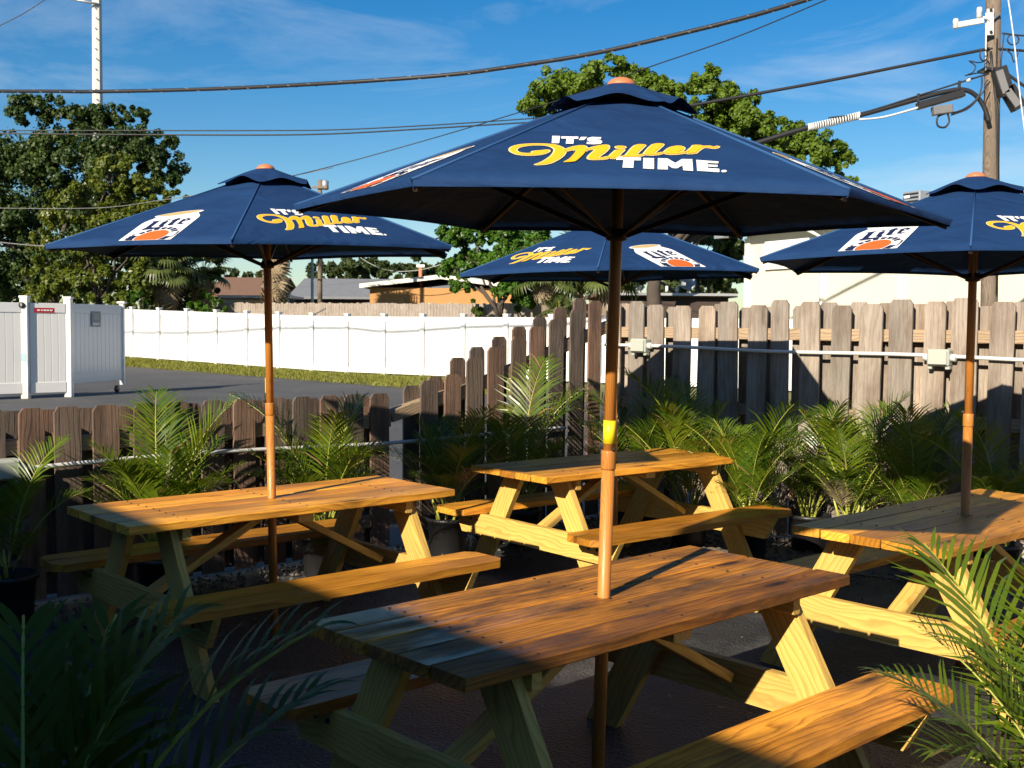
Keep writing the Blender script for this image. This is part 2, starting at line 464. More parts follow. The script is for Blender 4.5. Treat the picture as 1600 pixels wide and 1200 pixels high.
M["areca_dark"] = leaf_mat("broad_dark_leaf", (0.030, 0.060, 0.006), (0.075, 0.105, 0.010), trans=0.30, rough=0.5, spec=0.18)
M["stem"] = plain("areca_stem", (0.30, 0.32, 0.05), rough=0.45, var=0.25, scale=14)
M["oak"] = leaf_mat("oak_leaf", (0.040, 0.085, 0.008), (0.15, 0.23, 0.020), trans=0.30, rough=0.5, spec=0.35, scale=0.6)
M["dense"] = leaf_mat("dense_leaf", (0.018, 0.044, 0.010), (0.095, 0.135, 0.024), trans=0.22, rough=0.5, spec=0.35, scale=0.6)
M["citrus"] = leaf_mat("yellow_green_leaf", (0.055, 0.095, 0.010), (0.17, 0.19, 0.022), trans=0.32, rough=0.4, spec=0.5, scale=0.6)
M["bright"] = leaf_mat("bright_green_leaf", (0.045, 0.115, 0.010), (0.10, 0.20, 0.020), trans=0.34, rough=0.4, spec=0.45, scale=0.6)
M["sabal"] = leaf_mat("fan_palm_leaf", (0.055, 0.085, 0.022), (0.13, 0.155, 0.045), trans=0.25, rough=0.45, spec=0.45)
M["far_leaf"] = leaf_mat("far_leaf", (0.030, 0.050, 0.018), (0.075, 0.10, 0.030), trans=0.25, rough=0.6, spec=0.25, scale=0.3)
M["grass"] = leaf_mat("grass_blade", (0.10, 0.125, 0.016), (0.23, 0.22, 0.045), trans=0.25, rough=0.6, spec=0.25, scale=0.8)
M["soil"] = plain("potting_soil", (0.035, 0.025, 0.018), rough=0.95, var=0.3, scale=40)

def ground_mat(name, stops, scale, bump, bscale, rough=0.9, rough_var=0.0, patch=None):
    m, nt, b = new_mat(name)
    lk = nt.links.new
    tc = N(nt, "TexCoord")
    n1 = N(nt, "TexNoise", Scale=scale, Detail=8.0, Roughness=0.65); lk(tc.outputs["Object"], n1.inputs["Vector"])
    n2 = N(nt, "TexNoise", Scale=bscale, Detail=3.0, Roughness=0.7); lk(tc.outputs["Object"], n2.inputs["Vector"])
    v = N(nt, "TexVoronoi", Scale=bscale * 0.8); lk(tc.outputs["Object"], v.inputs["Vector"])
    c = ramp(nt, n1.outputs["Fac"], stops)
    f = math_n(nt, 'MULTIPLY_ADD', n2.outputs["Fac"], 1.3, 0.35)
    vm = nt.nodes.new("ShaderNodeVectorMath"); vm.operation = 'SCALE'
    lk(c, vm.inputs[0]); lk(f, vm.inputs["Scale"])
    lk(vm.outputs[0], b.inputs["Base Color"])
    r_ = math_n(nt, 'MULTIPLY_ADD', n1.outputs["Fac"], rough_var, rough - rough_var / 2)
    lk(r_, b.inputs["Roughness"])
    bp = N(nt, "Bump", Strength=bump, Distance=0.01)
    lk(math_n(nt, 'ADD', n2.outputs["Fac"], v.outputs["Distance"]), bp.inputs["Height"]); lk(bp.outputs["Normal"], b.inputs["Normal"])
    return m
def paving_extra(m, crack_scale, crack_w, stain_scale, stain):
    nt = m.node_tree; lk = nt.links.new; b = nt.nodes["Principled BSDF"]
    src = b.inputs["Base Color"].links[0].from_socket
    tc = N(nt, "TexCoord"); wob = N(nt, "TexNoise", Scale=2.3, Detail=4.0); lk(tc.outputs["Object"], wob.inputs["Vector"])
    ad = nt.nodes.new("ShaderNodeVectorMath"); ad.operation = 'MULTIPLY_ADD'
    lk(wob.outputs["Color"], ad.inputs[0]); ad.inputs[1].default_value = (0.7, 0.7, 0.0); lk(tc.outputs["Object"], ad.inputs[2])
    vo = N(nt, "TexVoronoi", Scale=crack_scale, feature='DISTANCE_TO_EDGE'); lk(ad.outputs[0], vo.inputs["Vector"])
    cr = ramp(nt, vo.outputs["Distance"], [(0.0, (1, 1, 1)), (crack_w, (0, 0, 0))])
    gate = N(nt, "TexNoise", Scale=0.5, Detail=2.0); lk(tc.outputs["Object"], gate.inputs["Vector"])
    gf = ramp(nt, gate.outputs["Fac"], [(0.50, (0, 0, 0)), (0.60, (1, 1, 1))])
    c = mixc(nt, mixc(nt, 1.0, cr, gf, 'MULTIPLY'), src, (0.012, 0.012, 0.013))
    st = N(nt, "TexNoise", Scale=stain_scale, Detail=7.0, Roughness=0.7); lk(tc.outputs["Object"], st.inputs["Vector"])
    c = mixc(nt, ramp(nt, st.outputs["Fac"], [(0.54, (0, 0, 0)), (0.72, (0.75, 0.75, 0.75))]), c, stain)
    lk(c, b.inputs["Base Color"])
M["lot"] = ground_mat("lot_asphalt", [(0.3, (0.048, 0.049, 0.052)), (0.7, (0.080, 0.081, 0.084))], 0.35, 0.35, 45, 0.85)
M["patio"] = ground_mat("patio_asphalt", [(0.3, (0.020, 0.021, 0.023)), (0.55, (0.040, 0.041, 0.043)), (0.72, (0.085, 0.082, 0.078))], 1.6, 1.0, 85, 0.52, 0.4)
M["dirt"] = ground_mat("dry_dirt", [(0.3, (0.11, 0.08, 0.055)), (0.7, (0.24, 0.19, 0.145))], 2.2, 0.7, 40, 0.95)
M["lawn"] = ground_mat("lawn_ground", [(0.3, (0.075, 0.085, 0.018)), (0.7, (0.15, 0.14, 0.035))], 0.8, 0.5, 20, 0.95)

paving_extra(M["lot"], 0.22, 0.010, 0.9, (0.11, 0.108, 0.10))
paving_extra(M["patio"], 0.9, 0.012, 2.2, (0.16, 0.15, 0.135))

def vinyl_dirt(m):
    nt = m.node_tree; lk = nt.links.new; b = nt.nodes["Principled BSDF"]
    src = b.inputs["Base Color"].links[0].from_socket
    tc = N(nt, "TexCoord"); oi = N(nt, "ObjectInfo"); cb = N(nt, "CombineXYZ")
    lk(math_n(nt, 'MULTIPLY', oi.outputs["Random"], 40.0), cb.inputs[0])
    ad = nt.nodes.new("ShaderNodeVectorMath"); ad.operation = 'ADD'
    lk(tc.outputs["Object"], ad.inputs[0]); lk(cb.outputs[0], ad.inputs[1])
    n1 = N(nt, "TexNoise", Scale=3.0, Detail=7.0, Roughness=0.7); lk(ad.outputs[0], n1.inputs["Vector"])
    sx = N(nt, "SeparateXYZ"); lk(tc.outputs["Object"], sx.inputs[0])
    low = math_n(nt, 'MULTIPLY_ADD', sx.outputs[2], -0.22, n1.outputs["Fac"])
    c = mixc(nt, ramp(nt, low, [(0.60, (0, 0, 0)), (0.86, (0.65, 0.65, 0.65))]), src, (0.30, 0.29, 0.22))
    lk(c, b.inputs["Base Color"])
vinyl_dirt(M["vinyl"])

ART_WHITE = [
    [(-0.197,0.41),(-0.176,0.408),(-0.176,0.334),(-0.196,0.334)],
    [(-0.172,0.404),(-0.126,0.404),(-0.126,0.38),(-0.138,0.38),(-0.138,0.33),(-0.158,0.33),(-0.158,0.382),(-0.172,0.383)],
    [(-0.119,0.401),(-0.102,0.4),(-0.111,0.368),(-0.124,0.369)],
    [(-0.064,0.4),(-0.089,0.402),(-0.101,0.389),(-0.102,0.369),(-0.097,0.356),(-0.08,0.352),(-0.08,0.348),(-0.102,0.35),(-0.103,0.33),(-0.085,0.326),(-0.066,0.332),(-0.061,0.348),(-0.063,0.365),(-0.07,0.373),(-0.082,0.377),(-0.081,0.382),(-0.065,0.378)],
    [(-0.025,0.205),(0.038,0.206),(0.037,0.18),(0.019,0.18),(0.016,0.112),(-0.011,0.113),(-0.007,0.181),(-0.026,0.181)],
    [(0.044,0.204),(0.071,0.203),(0.067,0.106),(0.04,0.109)],
    [(0.081,0.204),(0.106,0.203),(0.123,0.165),(0.142,0.203),(0.168,0.204),(0.163,0.099),(0.139,0.102),(0.14,0.146),(0.125,0.118),(0.113,0.118),(0.103,0.145),(0.101,0.105),(0.076,0.105)],
    [(0.178,0.199),(0.233,0.19),(0.231,0.173),(0.204,0.174),(0.203,0.16),(0.228,0.158),(0.226,0.14),(0.202,0.142),(0.201,0.128),(0.229,0.125),(0.227,0.095),(0.173,0.101)],
    [(0.246,0.106),(0.245,0.102),(0.243,0.098),(0.24,0.096),(0.236,0.095),(0.234,0.097),(0.232,0.101),(0.232,0.105),(0.233,0.109),(0.235,0.113),(0.238,0.115),(0.242,0.116),(0.244,0.114),(0.246,0.11)],
]
ART_GOLD = [
    [(-0.201,0.264),(-0.202,0.249),(-0.218,0.226),(-0.247,0.215),(-0.277,0.222),(-0.296,0.245),(-0.303,0.27),(-0.299,0.296),(-0.283,0.317),(-0.255,0.328),(-0.219,0.329),(-0.188,0.32),(-0.168,0.295),(-0.159,0.267),(-0.16,0.23),(-0.172,0.186),(-0.194,0.143),(-0.215,0.131),(-0.23,0.13),(-0.219,0.144),(-0.204,0.175),(-0.191,0.215),(-0.185,0.259),(-0.188,0.284),(-0.203,0.309),(-0.226,0.317),(-0.254,0.313),(-0.278,0.297),(-0.286,0.278),(-0.286,0.259),(-0.275,0.24),(-0.256,0.234),(-0.243,0.238),(-0.242,0.254),(-0.22,0.263),(-0.205,0.269)],
    [(-0.158,0.273),(-0.145,0.294),(-0.127,0.311),(-0.111,0.315),(-0.103,0.297),(-0.103,0.271),(-0.11,0.227),(-0.124,0.178),(-0.131,0.162),(-0.147,0.155),(-0.16,0.154),(-0.146,0.185),(-0.135,0.232),(-0.13,0.269),(-0.133,0.275),(-0.144,0.268),(-0.156,0.258)],
    [(-0.102,0.279),(-0.092,0.294),(-0.071,0.315),(-0.052,0.325),(-0.045,0.314),(-0.046,0.288),(-0.056,0.249),(-0.068,0.218),(-0.071,0.199),(-0.06,0.201),(-0.043,0.216),(-0.042,0.204),(-0.055,0.188),(-0.08,0.182),(-0.095,0.186),(-0.097,0.204),(-0.09,0.235),(-0.079,0.273),(-0.083,0.282),(-0.101,0.271)],
    [(-0.043,0.213),(-0.028,0.264),(-0.024,0.274),(-0.004,0.281),(-0.012,0.252),(-0.02,0.221),(-0.019,0.206),(-0.031,0.195),(-0.041,0.198)],
    [(-0.001,0.305),(-0.002,0.3),(-0.005,0.295),(-0.01,0.292),(-0.016,0.292),(-0.021,0.294),(-0.024,0.298),(-0.025,0.303),(-0.024,0.309),(-0.021,0.313),(-0.016,0.316),(-0.01,0.316),(-0.005,0.314),(-0.002,0.31)],
    [(0.001,0.232),(0.026,0.324),(0.051,0.333),(0.046,0.307),(0.027,0.243),(0.029,0.231),(0.044,0.241),(0.045,0.233),(0.03,0.218),(0.006,0.211),(-0.012,0.211),(-0.006,0.222)],
    [(0.049,0.254),(0.074,0.338),(0.1,0.346),(0.094,0.317),(0.074,0.258),(0.076,0.249),(0.093,0.263),(0.096,0.254),(0.077,0.237),(0.057,0.234),(0.049,0.241)],
    [(0.1,0.263),(0.11,0.295),(0.122,0.317),(0.136,0.329),(0.149,0.327),(0.154,0.311),(0.149,0.289),(0.138,0.274),(0.132,0.269),(0.155,0.276),(0.156,0.265),(0.133,0.25),(0.114,0.246),(0.103,0.251)],
    [(0.157,0.27),(0.175,0.319),(0.182,0.341),(0.2,0.342),(0.202,0.336),(0.223,0.339),(0.234,0.33),(0.243,0.341),(0.246,0.334),(0.235,0.317),(0.22,0.322),(0.205,0.321),(0.187,0.282),(0.18,0.264),(0.159,0.257),(0.166,0.28)],
]
ART_EYE = [
    [(0.126,0.284),(0.131,0.313),(0.138,0.31),(0.135,0.288)],
]
import numpy as np
# ------------------------------------------------------------------ ground
WN = Vector((0.565, 0.825)); WC = 26.29           # white fence line: WN . p = WC
WDIR = Vector((0.825, -0.565)); W0 = Vector((-14.5, 41.8))
def wbase(s):                                      # ground height at the white fence, s metres along it
    return max(0.03, 0.27 - 0.36 * s / 15.75)
def on_line(x, q):
    """ground point under pixel column x on the line q metres beyond the white fence"""
    d = ray(x, 505); t = (WC + q) / (WN.x * d.x + WN.y * d.y)
    return Vector((d.x * t, d.y * t))

def sheet(name, pts, z, mat):
    o = mesh_obj(name, mesh(name, [(x, y, z) for x, y in pts], [list(range(len(pts)))]), None, mat)
    return props(o, kind="structure")

sheet("ground", [(-900, -900), (900, -900), (900, 1500), (-900, 1500)], -0.06, M["dirt"])
sheet("asphalt_lot", [(-60, -40), (60, -40), (60, 10), (28, 12), (3, 26), (-40, 70), (-60, 70)], 0.0, M["lot"])
F0, FD = Vector((-2.593, 6.528)), Vector((0.7413, 0.6712))          # low picket fence along the lot
K = Vector((0.849, 9.645)); GD = Vector((0.762, -0.647))        # corner, tall picket fence
def fl(t): return F0 + FD * t
def gl(s): return K + GD * s
NI = Vector((-GD.y, GD.x)) * -1                                 # into the patio from the tall fence
a_, b_ = fl(-6.5), fl(5.0)
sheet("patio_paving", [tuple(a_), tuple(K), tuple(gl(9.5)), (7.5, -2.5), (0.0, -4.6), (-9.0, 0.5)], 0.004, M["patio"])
d0, d1 = gl(-0.1), gl(9.5)
pts = [d0, d1, d1 + NI * 1.05] + [gl(9.5 - k * 0.48) + NI * (0.95 + 0.22 * math.sin(k * 1.7) + 0.1 * math.sin(k * 4.1)) for k in range(1, 20)]
sheet("dirt_bed", [(p.x, p.y) for p in pts], 0.008, M["dirt"])

def lawn():
    edge = lambda s: Vector((-13.6, 39.9)) + Vector((10.7, -11.55)) * (s / 14.6)
    vs, fs = [], []
    S = [-60 + 4 * i for i in range(13)] + [-8 + 2 * i for i in range(24)] + [44, 60, 90]
    for s in S:
        sc_ = min(max(s, -12), 24)
        f0 = W0 + WDIR * s
        e = edge(sc_ + 1.0) if -12 <= s <= 24 else f0 - WN * (1.0 if s < 0 else 7.0)
        zb = wbase(s)
        row = [(e.x, e.y, 0.005)]
        m_ = (e + f0) / 2; row.append((m_.x, m_.y, zb * 0.55 + 0.01))
        row.append((f0.x, f0.y, zb))
        for q, z in ((3, 0.4), (7, 0.65), (30, 0.75), (120, 1.0), (600, 3.0)):
            p = f0 + WN * q; row.append((p.x, p.y, max(z, zb)))
        vs += row
    n = 8
    for i in range(len(S) - 1):
        for j in range(n - 1):
            a = i * n + j
            fs.append([a, a + n, a + n + 1, a + 1])
    o = mesh_obj("lawn", mesh("lawn", vs, fs), None, M["lawn"], None, True)
    props(o, kind="structure")
    # blades on the verge
    r = np.random.RandomState(3)
    n = 15000
    s = r.uniform(-6, 18, n); w = r.uniform(-0.02, 0.98, n) ** 0.9
    P = np.zeros((n, 3))
    for i in range(n):
        e = edge(s[i] + 1.0); f0 = W0 + WDIR * s[i]
        p = e.lerp(f0, w[i]); z = wbase(s[i])
        zz = 0.005 + (z * 0.55 + 0.005) * w[i] * 2 if w[i] < .5 else z * 0.55 + 0.01 + (z * 0.45 - 0.01) * (w[i] - .5) * 2
        P[i] = (p.x, p.y, zz)
    h = r.uniform(0.03, 0.10, n); a = r.uniform(0, math.pi, n); l = r.uniform(-.05, .05, (n, 2))
    u = np.c_[np.cos(a), np.sin(a), 0 * a] * 0.022
    T = P + np.c_[l, h]
    V = np.empty((n, 3, 3)); V[:, 0] = P - u; V[:, 1] = P + u; V[:, 2] = T
    o = mesh_obj("grass", tri_mesh("grass", V), None, M["grass"])
    props(o, kind="stuff")

def tri_mesh(name, V):
    n, k = V.shape[0], V.shape[1]
    me = bpy.data.meshes.new(name)
    me.vertices.add(n * k); me.vertices.foreach_set("co", V.reshape(-1).astype(np.float32))
    me.loops.add(n * k); me.loops.foreach_set("vertex_index", np.arange(n * k, dtype=np.int32))
    me.polygons.add(n); me.polygons.foreach_set("loop_start", np.arange(0, n * k, k, dtype=np.int32))
    me.update(calc_edges=True)
    return me
lawn()

def pebbles():
    r = np.random.RandomState(11)
    C = []
    for i in range(1500):
        t = r.uniform(-2, 5.2); w = abs(r.normal(0, 0.42)) + 0.05
        p = fl(t) + Vector((FD.y, -FD.x)) * w; C.append((p.x, p.y, r.uniform(.006, .022)))
    for i in range(1600):
        s = r.uniform(0, 6); w = abs(r.normal(0, 0.55)) + .03
        p = gl(s) + NI * w; C.append((p.x, p.y, r.uniform(.006, .024)))
    for i in range(700):
        C.append((r.uniform(-3.5, 4), r.uniform(1.5, 8), r.uniform(.002, .007)))
    base = np.array([(1, 0, 0), (0, 1, 0), (-1, 0, 0), (0, -1, 0), (0, 0, .8), (0, 0, -.5)])
    F = [(0, 1, 4), (1, 2, 4), (2, 3, 4), (3, 0, 4), (1, 0, 5), (2, 1, 5), (3, 2, 5), (0, 3, 5)]
    V = []
    for x, y, s in C:
        j = base * s * r.uniform(.6, 1.3, (6, 1)); a = r.uniform(0, 6.3)
        q = j.copy(); q[:, 0] = j[:, 0] * math.cos(a) - j[:, 1] * math.sin(a); q[:, 1] = j[:, 0] * math.sin(a) + j[:, 1] * math.cos(a)
        q += (x, y, 0.008 + s * .3)
        V += [q[list(f)] for f in F]
    o = mesh_obj("gravel", tri_mesh("gravel", np.array(V)), None, M["pebble"])
    props(o, kind="stuff")
M["pebble"] = plain("grey_gravel", (0.10, 0.09, 0.078), rough=0.85, var=0.3, scale=30)
pebbles()

# ------------------------------------------------------------------ buildings
def part_box(name, parent, c, s, mat, bevel=0.0):
    return box(name, c, s, mat, parent, bevel=bevel)

# the bar whose eave shades the near part of the patio (behind the camera)
bn = Vector((0.766, 0.643)); bt = Vector((-0.643, 0.766))
bc = bn * -7.37 + bt * -2.0
bar = empty("bar_building", (bc.x, bc.y, 0), math.atan2(bn.y, bn.x), "long low bar building whose flat eave shades the patio", "building")
part_box("wall", bar, (-0.2, 0, 1.5), (7.6, 21.4, 3.0), M["dark_wall"])
part_box("roof", bar, (0.35, 0, 3.13), (8.3, 22.4, 0.24), M["roof_grey"])

# cream building on the right
c0, c1 = Vector((6.19, 30.0)), Vector((13.6, 15.4))
wd = (c1 - c0).normalized(); wn_ = Vector((wd.y, -wd.x)) * -1
wlen = (c1 - c0).length
cb = empty("cream_building", (c0.x, c0.y, 0), math.atan2(wd.y, wd.x), "cream stucco building with white eave behind the tall picket fence", "building")
part_box("wall", cb, (wlen / 2, 4.0, 2.05), (wlen, 8.0, 4.1), M["stucco"])
rf = part_box("roof", cb, (wlen / 2, 3.8, 4.2), (wlen + 0.9, 8.6, 0.16), M["trim"])
part_box("gutter", rf, (wlen / 2, -0.56, 4.20), (wlen + 0.9, 0.12, 0.13), M["trim"])
def wx(x):                                          # metres along the wall under pixel column x
    d = ray(x, 510); k = d.x / d.y
    return (c0.x - k * c0.y) / (k * wd.y - wd.x)
for x in (1284, 1408, 1545, 1700):
    part_box("pilaster", cb, (wx(x), -0.02, 1.98), (0.16, 0.07, 3.94), M["trim"])
part_box("corner_board", cb, (0.09, -0.025, 1.98), (0.2, 0.08, 3.94), M["trim"])
tube("downspout", [(wx(1240) + 0.9, -0.5, 4.15), (wx(1240) + 0.9, -0.45, 3.98), (wx(1240) + 1.05, -0.08, 3.78), (wx(1240) + 1.05, -0.08, 0.3)], 0.05, M["vinyl"], cb, 8)
wa, wb = wx(1196), wx(1272)
wz0, wz1 = 3.35, 4.0
win = part_box("window", cb, ((wa + wb) / 2, -0.03, 3.45), (wb - wa, 0.1, 0.72), M["vinyl"])
for k in range(2):
    part_box("pane", win, (wa + (wb - wa) * (0.27 + 0.46 * k), -0.085, 3.45), ((wb - wa) * 0.38, 0.02, 0.58), M["blind"])
fx = part_box("floodlight", cb, (-0.45, -0.5, 4.02), (0.42, 0.16, 0.12), M["steel"])
part_box("bracket", fx, (-0.1, -0.4, 4.09), (0.08, 0.3, 0.05), M["steel"])
p = at(1436, 320, 26.2)
ac = empty("air_conditioner", (p.x, p.y, 4.28), math.atan2(wd.y, wd.x), "boxy grey air conditioner standing on the cream building's roof", "air conditioner")
part_box("casing", ac, (0, 0, 0.24), (0.52, 0.52, 0.48), M["grey_sign"], 0.02)
for k in range(5):
    part_box("louver", ac, (0, -0.268, 0.08 + 0.085 * k), (0.44, 0.02, 0.035), M["black"])
part_box("badge", ac, (-0.1, -0.285, 0.36), (0.16, 0.012, 0.06), M["vinyl"])

def gable_house(name, label, cat, x0, x1, y0, depth, ze, zr, roofm, wallm, zb=0.6, over=0.4, along='x'):
    h = empty(name, ((x0 + x1) / 2, y0 + depth / 2, zb), 0, label, cat)
    w = x1 - x0
    part_box("wall", h, (0, 0, (ze - zb) / 2), (w, depth, ze - zb), wallm)
    a, b = w / 2 + over, depth / 2 + over
    e, t, th = ze - zb, zr - zb, 0.14
    if along == 'x':
        vs = [(-a, -b, e), (a, -b, e), (a, 0, t), (-a, 0, t), (a, b, e), (-a, b, e)]
    else:
        vs = [(-a, -b, e), (-a, b, e), (0, b, t), (0, -b, t), (a, b, e), (a, -b, e)]
    vs2 = [(x, y, z + th) for x, y, z in vs]
    fs = [[0, 1, 2, 3], [3, 2, 4, 5]]
    n = 6
    F = [[i + n for i in f] for f in fs] + [f[::-1] for f in fs] + [[0, 1, 7, 6], [1, 2, 8, 7], [2, 4, 10, 8], [4, 5, 11, 10], [5, 3, 9, 11], [3, 0, 6, 9]]
    r_ = mesh_obj("roof", mesh("roof", vs + vs2, F), h, roofm)
    return h, r_

# orange house, gable end towards us
A = at(578, 440, 58); B = at(800, 446, 58)
oh, orf = gable_house("orange_house", "orange stucco house with a low grey roof and cream fascia", "house", A.x, B.x, 58.0, 9.0, 3.45, 3.95, M["roof_grey"], M["orange_wall"], along='y', over=0.45)
w = B.x - A.x
for sx in (-1, 1):
    vs = [(sx * (w / 2 + .47), -4.97, 2.80), (0, -4.97, 3.30), (0, -4.97, 3.52), (sx * (w / 2 + .47), -4.97, 3.02)]
    vs = vs + [(x, y - 0.06, z) for x, y, z in vs]
    mesh_obj("fascia", mesh("fascia", vs, [[0, 1, 2, 3], [4, 5, 6, 7], [0, 1, 5, 4], [2, 3, 7, 6], [1, 2, 6, 5], [3, 0, 4, 7]]), orf, M["trim"])
for xa, xb in ((599, 625), (656, 672), (700, 716), (746, 783)):
    a = at(xa, 468, 58).x - (A.x + B.x) / 2; b = at(xb, 468, 58).x - (A.x + B.x) / 2
    wi = part_box("window", oh, ((a + b) / 2, -4.53, 1.55), (b - a, 0.08, 1.0), M["vinyl"])
    k = 2 if xb - xa > 24 else 1
    for i in range(k):
        ww = (b - a) / k
        part_box("pane", wi, (a + ww * (i + .5), -4.58, 1.55), (ww - 0.14, 0.03, 0.86), M["blind"] if (i + k) % 2 == 0 else M["glass"])
part_box("meter_box", oh, (at(628, 460, 58).x - (A.x + B.x) / 2, -4.6, 2.15), (0.26, 0.18, 0.3), M["orange_wall"])
for x in (638, 642, 646, 650):
    part_box("conduit", oh, (at(x, 460, 58).x - (A.x + B.x) / 2, -4.54, 1.5), (0.05, 0.06, 1.9), M["orange_wall"])
A = at(462, 440, 66); B = at(700, 440, 66)
gh, grf = gable_house("grey_roofed_house", "low house under a wide grey shingle roof beside the orange house", "house", A.x, B.x, 66.0, 10.0, 3.0, 4.25, M["roof_grey"], M["dark_wall"])
tube("vent_pipe", [(3.0, -3.0, 2.9), (3.0, -3.0, 3.5)], 0.06, M["vinyl"], grf, 8)
A = at(330, 440, 76); B = at(424, 440, 76)
gable_house("brown_roofed_house", "distant house with a brown shingle roof left of the shaggy palm", "house", A.x, B.x, 76.0, 9.0, 3.3, 4.65, M["roof_brown"], M["dark_wall"])
A = at(345, 460, 60); B = at(458, 460, 60)
sh_ = empty("metal_shed", ((A.x + B.x) / 2, 61.5, 0.6), 0, "white ribbed metal shed with a flat overhanging roof", "shed")
w = B.x - A.x
part_box("wall", sh_, (-w * 0.3, 0, 1.1), (w * 0.4, 3.0, 2.2), M["vinyl"])
for k in range(11):
    part_box("wall_rib", sh_, (-w * 0.5 + w * 0.04 * k, -1.53, 1.1), (0.05, 0.06, 2.2), M["steel"])
part_box("roof", sh_, (0, -0.3, 2.36), (w, 3.8, 0.14), M["steel"])
part_box("post", sh_, (w * 0.45, -1.9, 1.15), (0.1, 0.1, 2.3), M["vinyl"])
A = at(930, 456, 46); B = at(1152, 456, 46)
dh = empty("dark_house", ((A.x + B.x) / 2, 49.5, 0.1), 0, "dark flat roofed house with white roof pipes and a dish behind the fence corner", "house")
w = B.x - A.x
part_box("wall", dh, (0, 0, 1.35), (w - 0.6, 6.4, 2.7), M["dark_wall"])
dr = part_box("roof", dh, (0, 0, 2.78), (w, 7.0, 0.16), M["roof_brown"])
part_box("gutter", dr, (0, -3.56, 2.80), (w, 0.1, 0.10), M["steel"])
for x in (976, 1022, 1042, 1058, 1000):
    tube("vent_pipe", [(at(x, 450, 47).x - dh.location.x, -2.5, 2.85), (at(x, 450, 47).x - dh.location.x, -2.5, 3.17)], 0.06, M["vinyl"], dr, 8)
p = at(1076, 448, 47.0)
ds = empty("satellite_dish", (p.x, p.y, 2.96), R(-20), "small grey satellite dish standing on the dark house's roof", "dish")
lathe("bowl", [(0.02, 0.0), (0.14, 0.015), (0.26, 0.06), (0.34, 0.115), (0.345, 0.12), (0.26, 0.075), (0.14, 0.03)], M["steel"], ds, 20,
      Matrix.Translation((0, 0, 0.42)) @ Matrix.Rotation(R(65), 4, 'X'))
tube("mast", [(0, 0.05, 0), (0, 0.05, 0.42)], 0.025, M["steel"], ds)

# old board fence beyond the white one
bf = empty("board_fence", (0, 0, 0), 0, "old grey board fence in front of the orange house", "fence")
p0, p1 = on_line(338, 7.0), on_line(1010, 7.0)
n = int((p1 - p0).length / 0.15); V = []
r = random.Random(5)
bm = bmesh.new()
dirb = (p1 - p0).normalized(); ang = math.atan2(dirb.y, dirb.x)
for i in range(n):
    q = p0 + dirb * (i * 0.15); t = i / n
    zt = 2.44 - 0.10 * t + r.uniform(-.03, .03)
    box_bm(bm, (q.x, q.y, zt / 2 + 0.15), (0.14, 0.02 + r.uniform(0, .006), zt - 0.3), ang + r.uniform(-.02, .02))
me = bpy.data.meshes.new("boards"); bm.to_mesh(me); bm.free()
bo = mesh_obj("boards", me, bf, M["far_board_v"] if "far_board_v" in M else M["far_board"])
bo["kind"] = "stuff"
for i in range(0, n, 16):
    q = p0 + dirb * (i * 0.15) + WN * 0.08
    part_box("post", bf, (q.x, q.y, 1.3), (0.1, 0.1, 2.1), M["far_board"])

# ------------------------------------------------------------------ white vinyl fence
wf = empty("white_fence", (W0.x, W0.y, 0), math.atan2(WDIR.y, WDIR.x), "white vinyl privacy fence along the grass verge with square capped posts", "fence")
bay = 1.52; h0 = 1.80
def wpart(name, me, parent, x, y, z, slope=0.0):
    o = mesh_obj(name, me, parent); o.matrix_local = Matrix.Translation((x, y, z)) @ Matrix.Rotation(-math.atan(slope), 4, 'Y').inverted()
    return o
def mkbox(s, mat, bevel=0.006):
    bm = bmesh.new(); box_bm(bm, (0, 0, 0), s)
    bmesh.ops.bevel(bm, geom=bm.edges[:], offset=bevel, segments=1, affect='EDGES')
    me = bpy.data.meshes.new("piece"); bm.to_mesh(me); bm.free(); me.materials.append(mat); return me
me_post, me_cap = mkbox((0.14, 0.16, h0 + 0.05), M["vinyl"]), mkbox((0.175, 0.19, 0.04), M["vinyl"])
me_panel = mkbox((bay - 0.165, 0.04, h0 - 0.30), M["vinyl"], 0.002)
me_rail = mkbox((bay - 0.13, 0.062, 0.16), M["vinyl"])
s = -3.9
while s < 26:
    z = wbase(s); z2 = wbase(s + bay); zm = (z + z2) / 2; sl = (z2 - z) / bay
    po = wpart("post", me_post, wf, s, 0, z + (h0 + .05) / 2)
    wpart("post_cap", me_cap, po, 0, 0, h0 / 2 + .045)
    pa = wpart("panel", me_panel, wf, s + bay / 2, 0, zm + h0 / 2 - 0.02, -sl)
    wpart("top_rail", me_rail, pa, 0, 0, h0 / 2 - 0.07)
    wpart("bottom_rail", me_rail, pa, 0, 0, -h0 / 2 + 0.15)
    s += bay

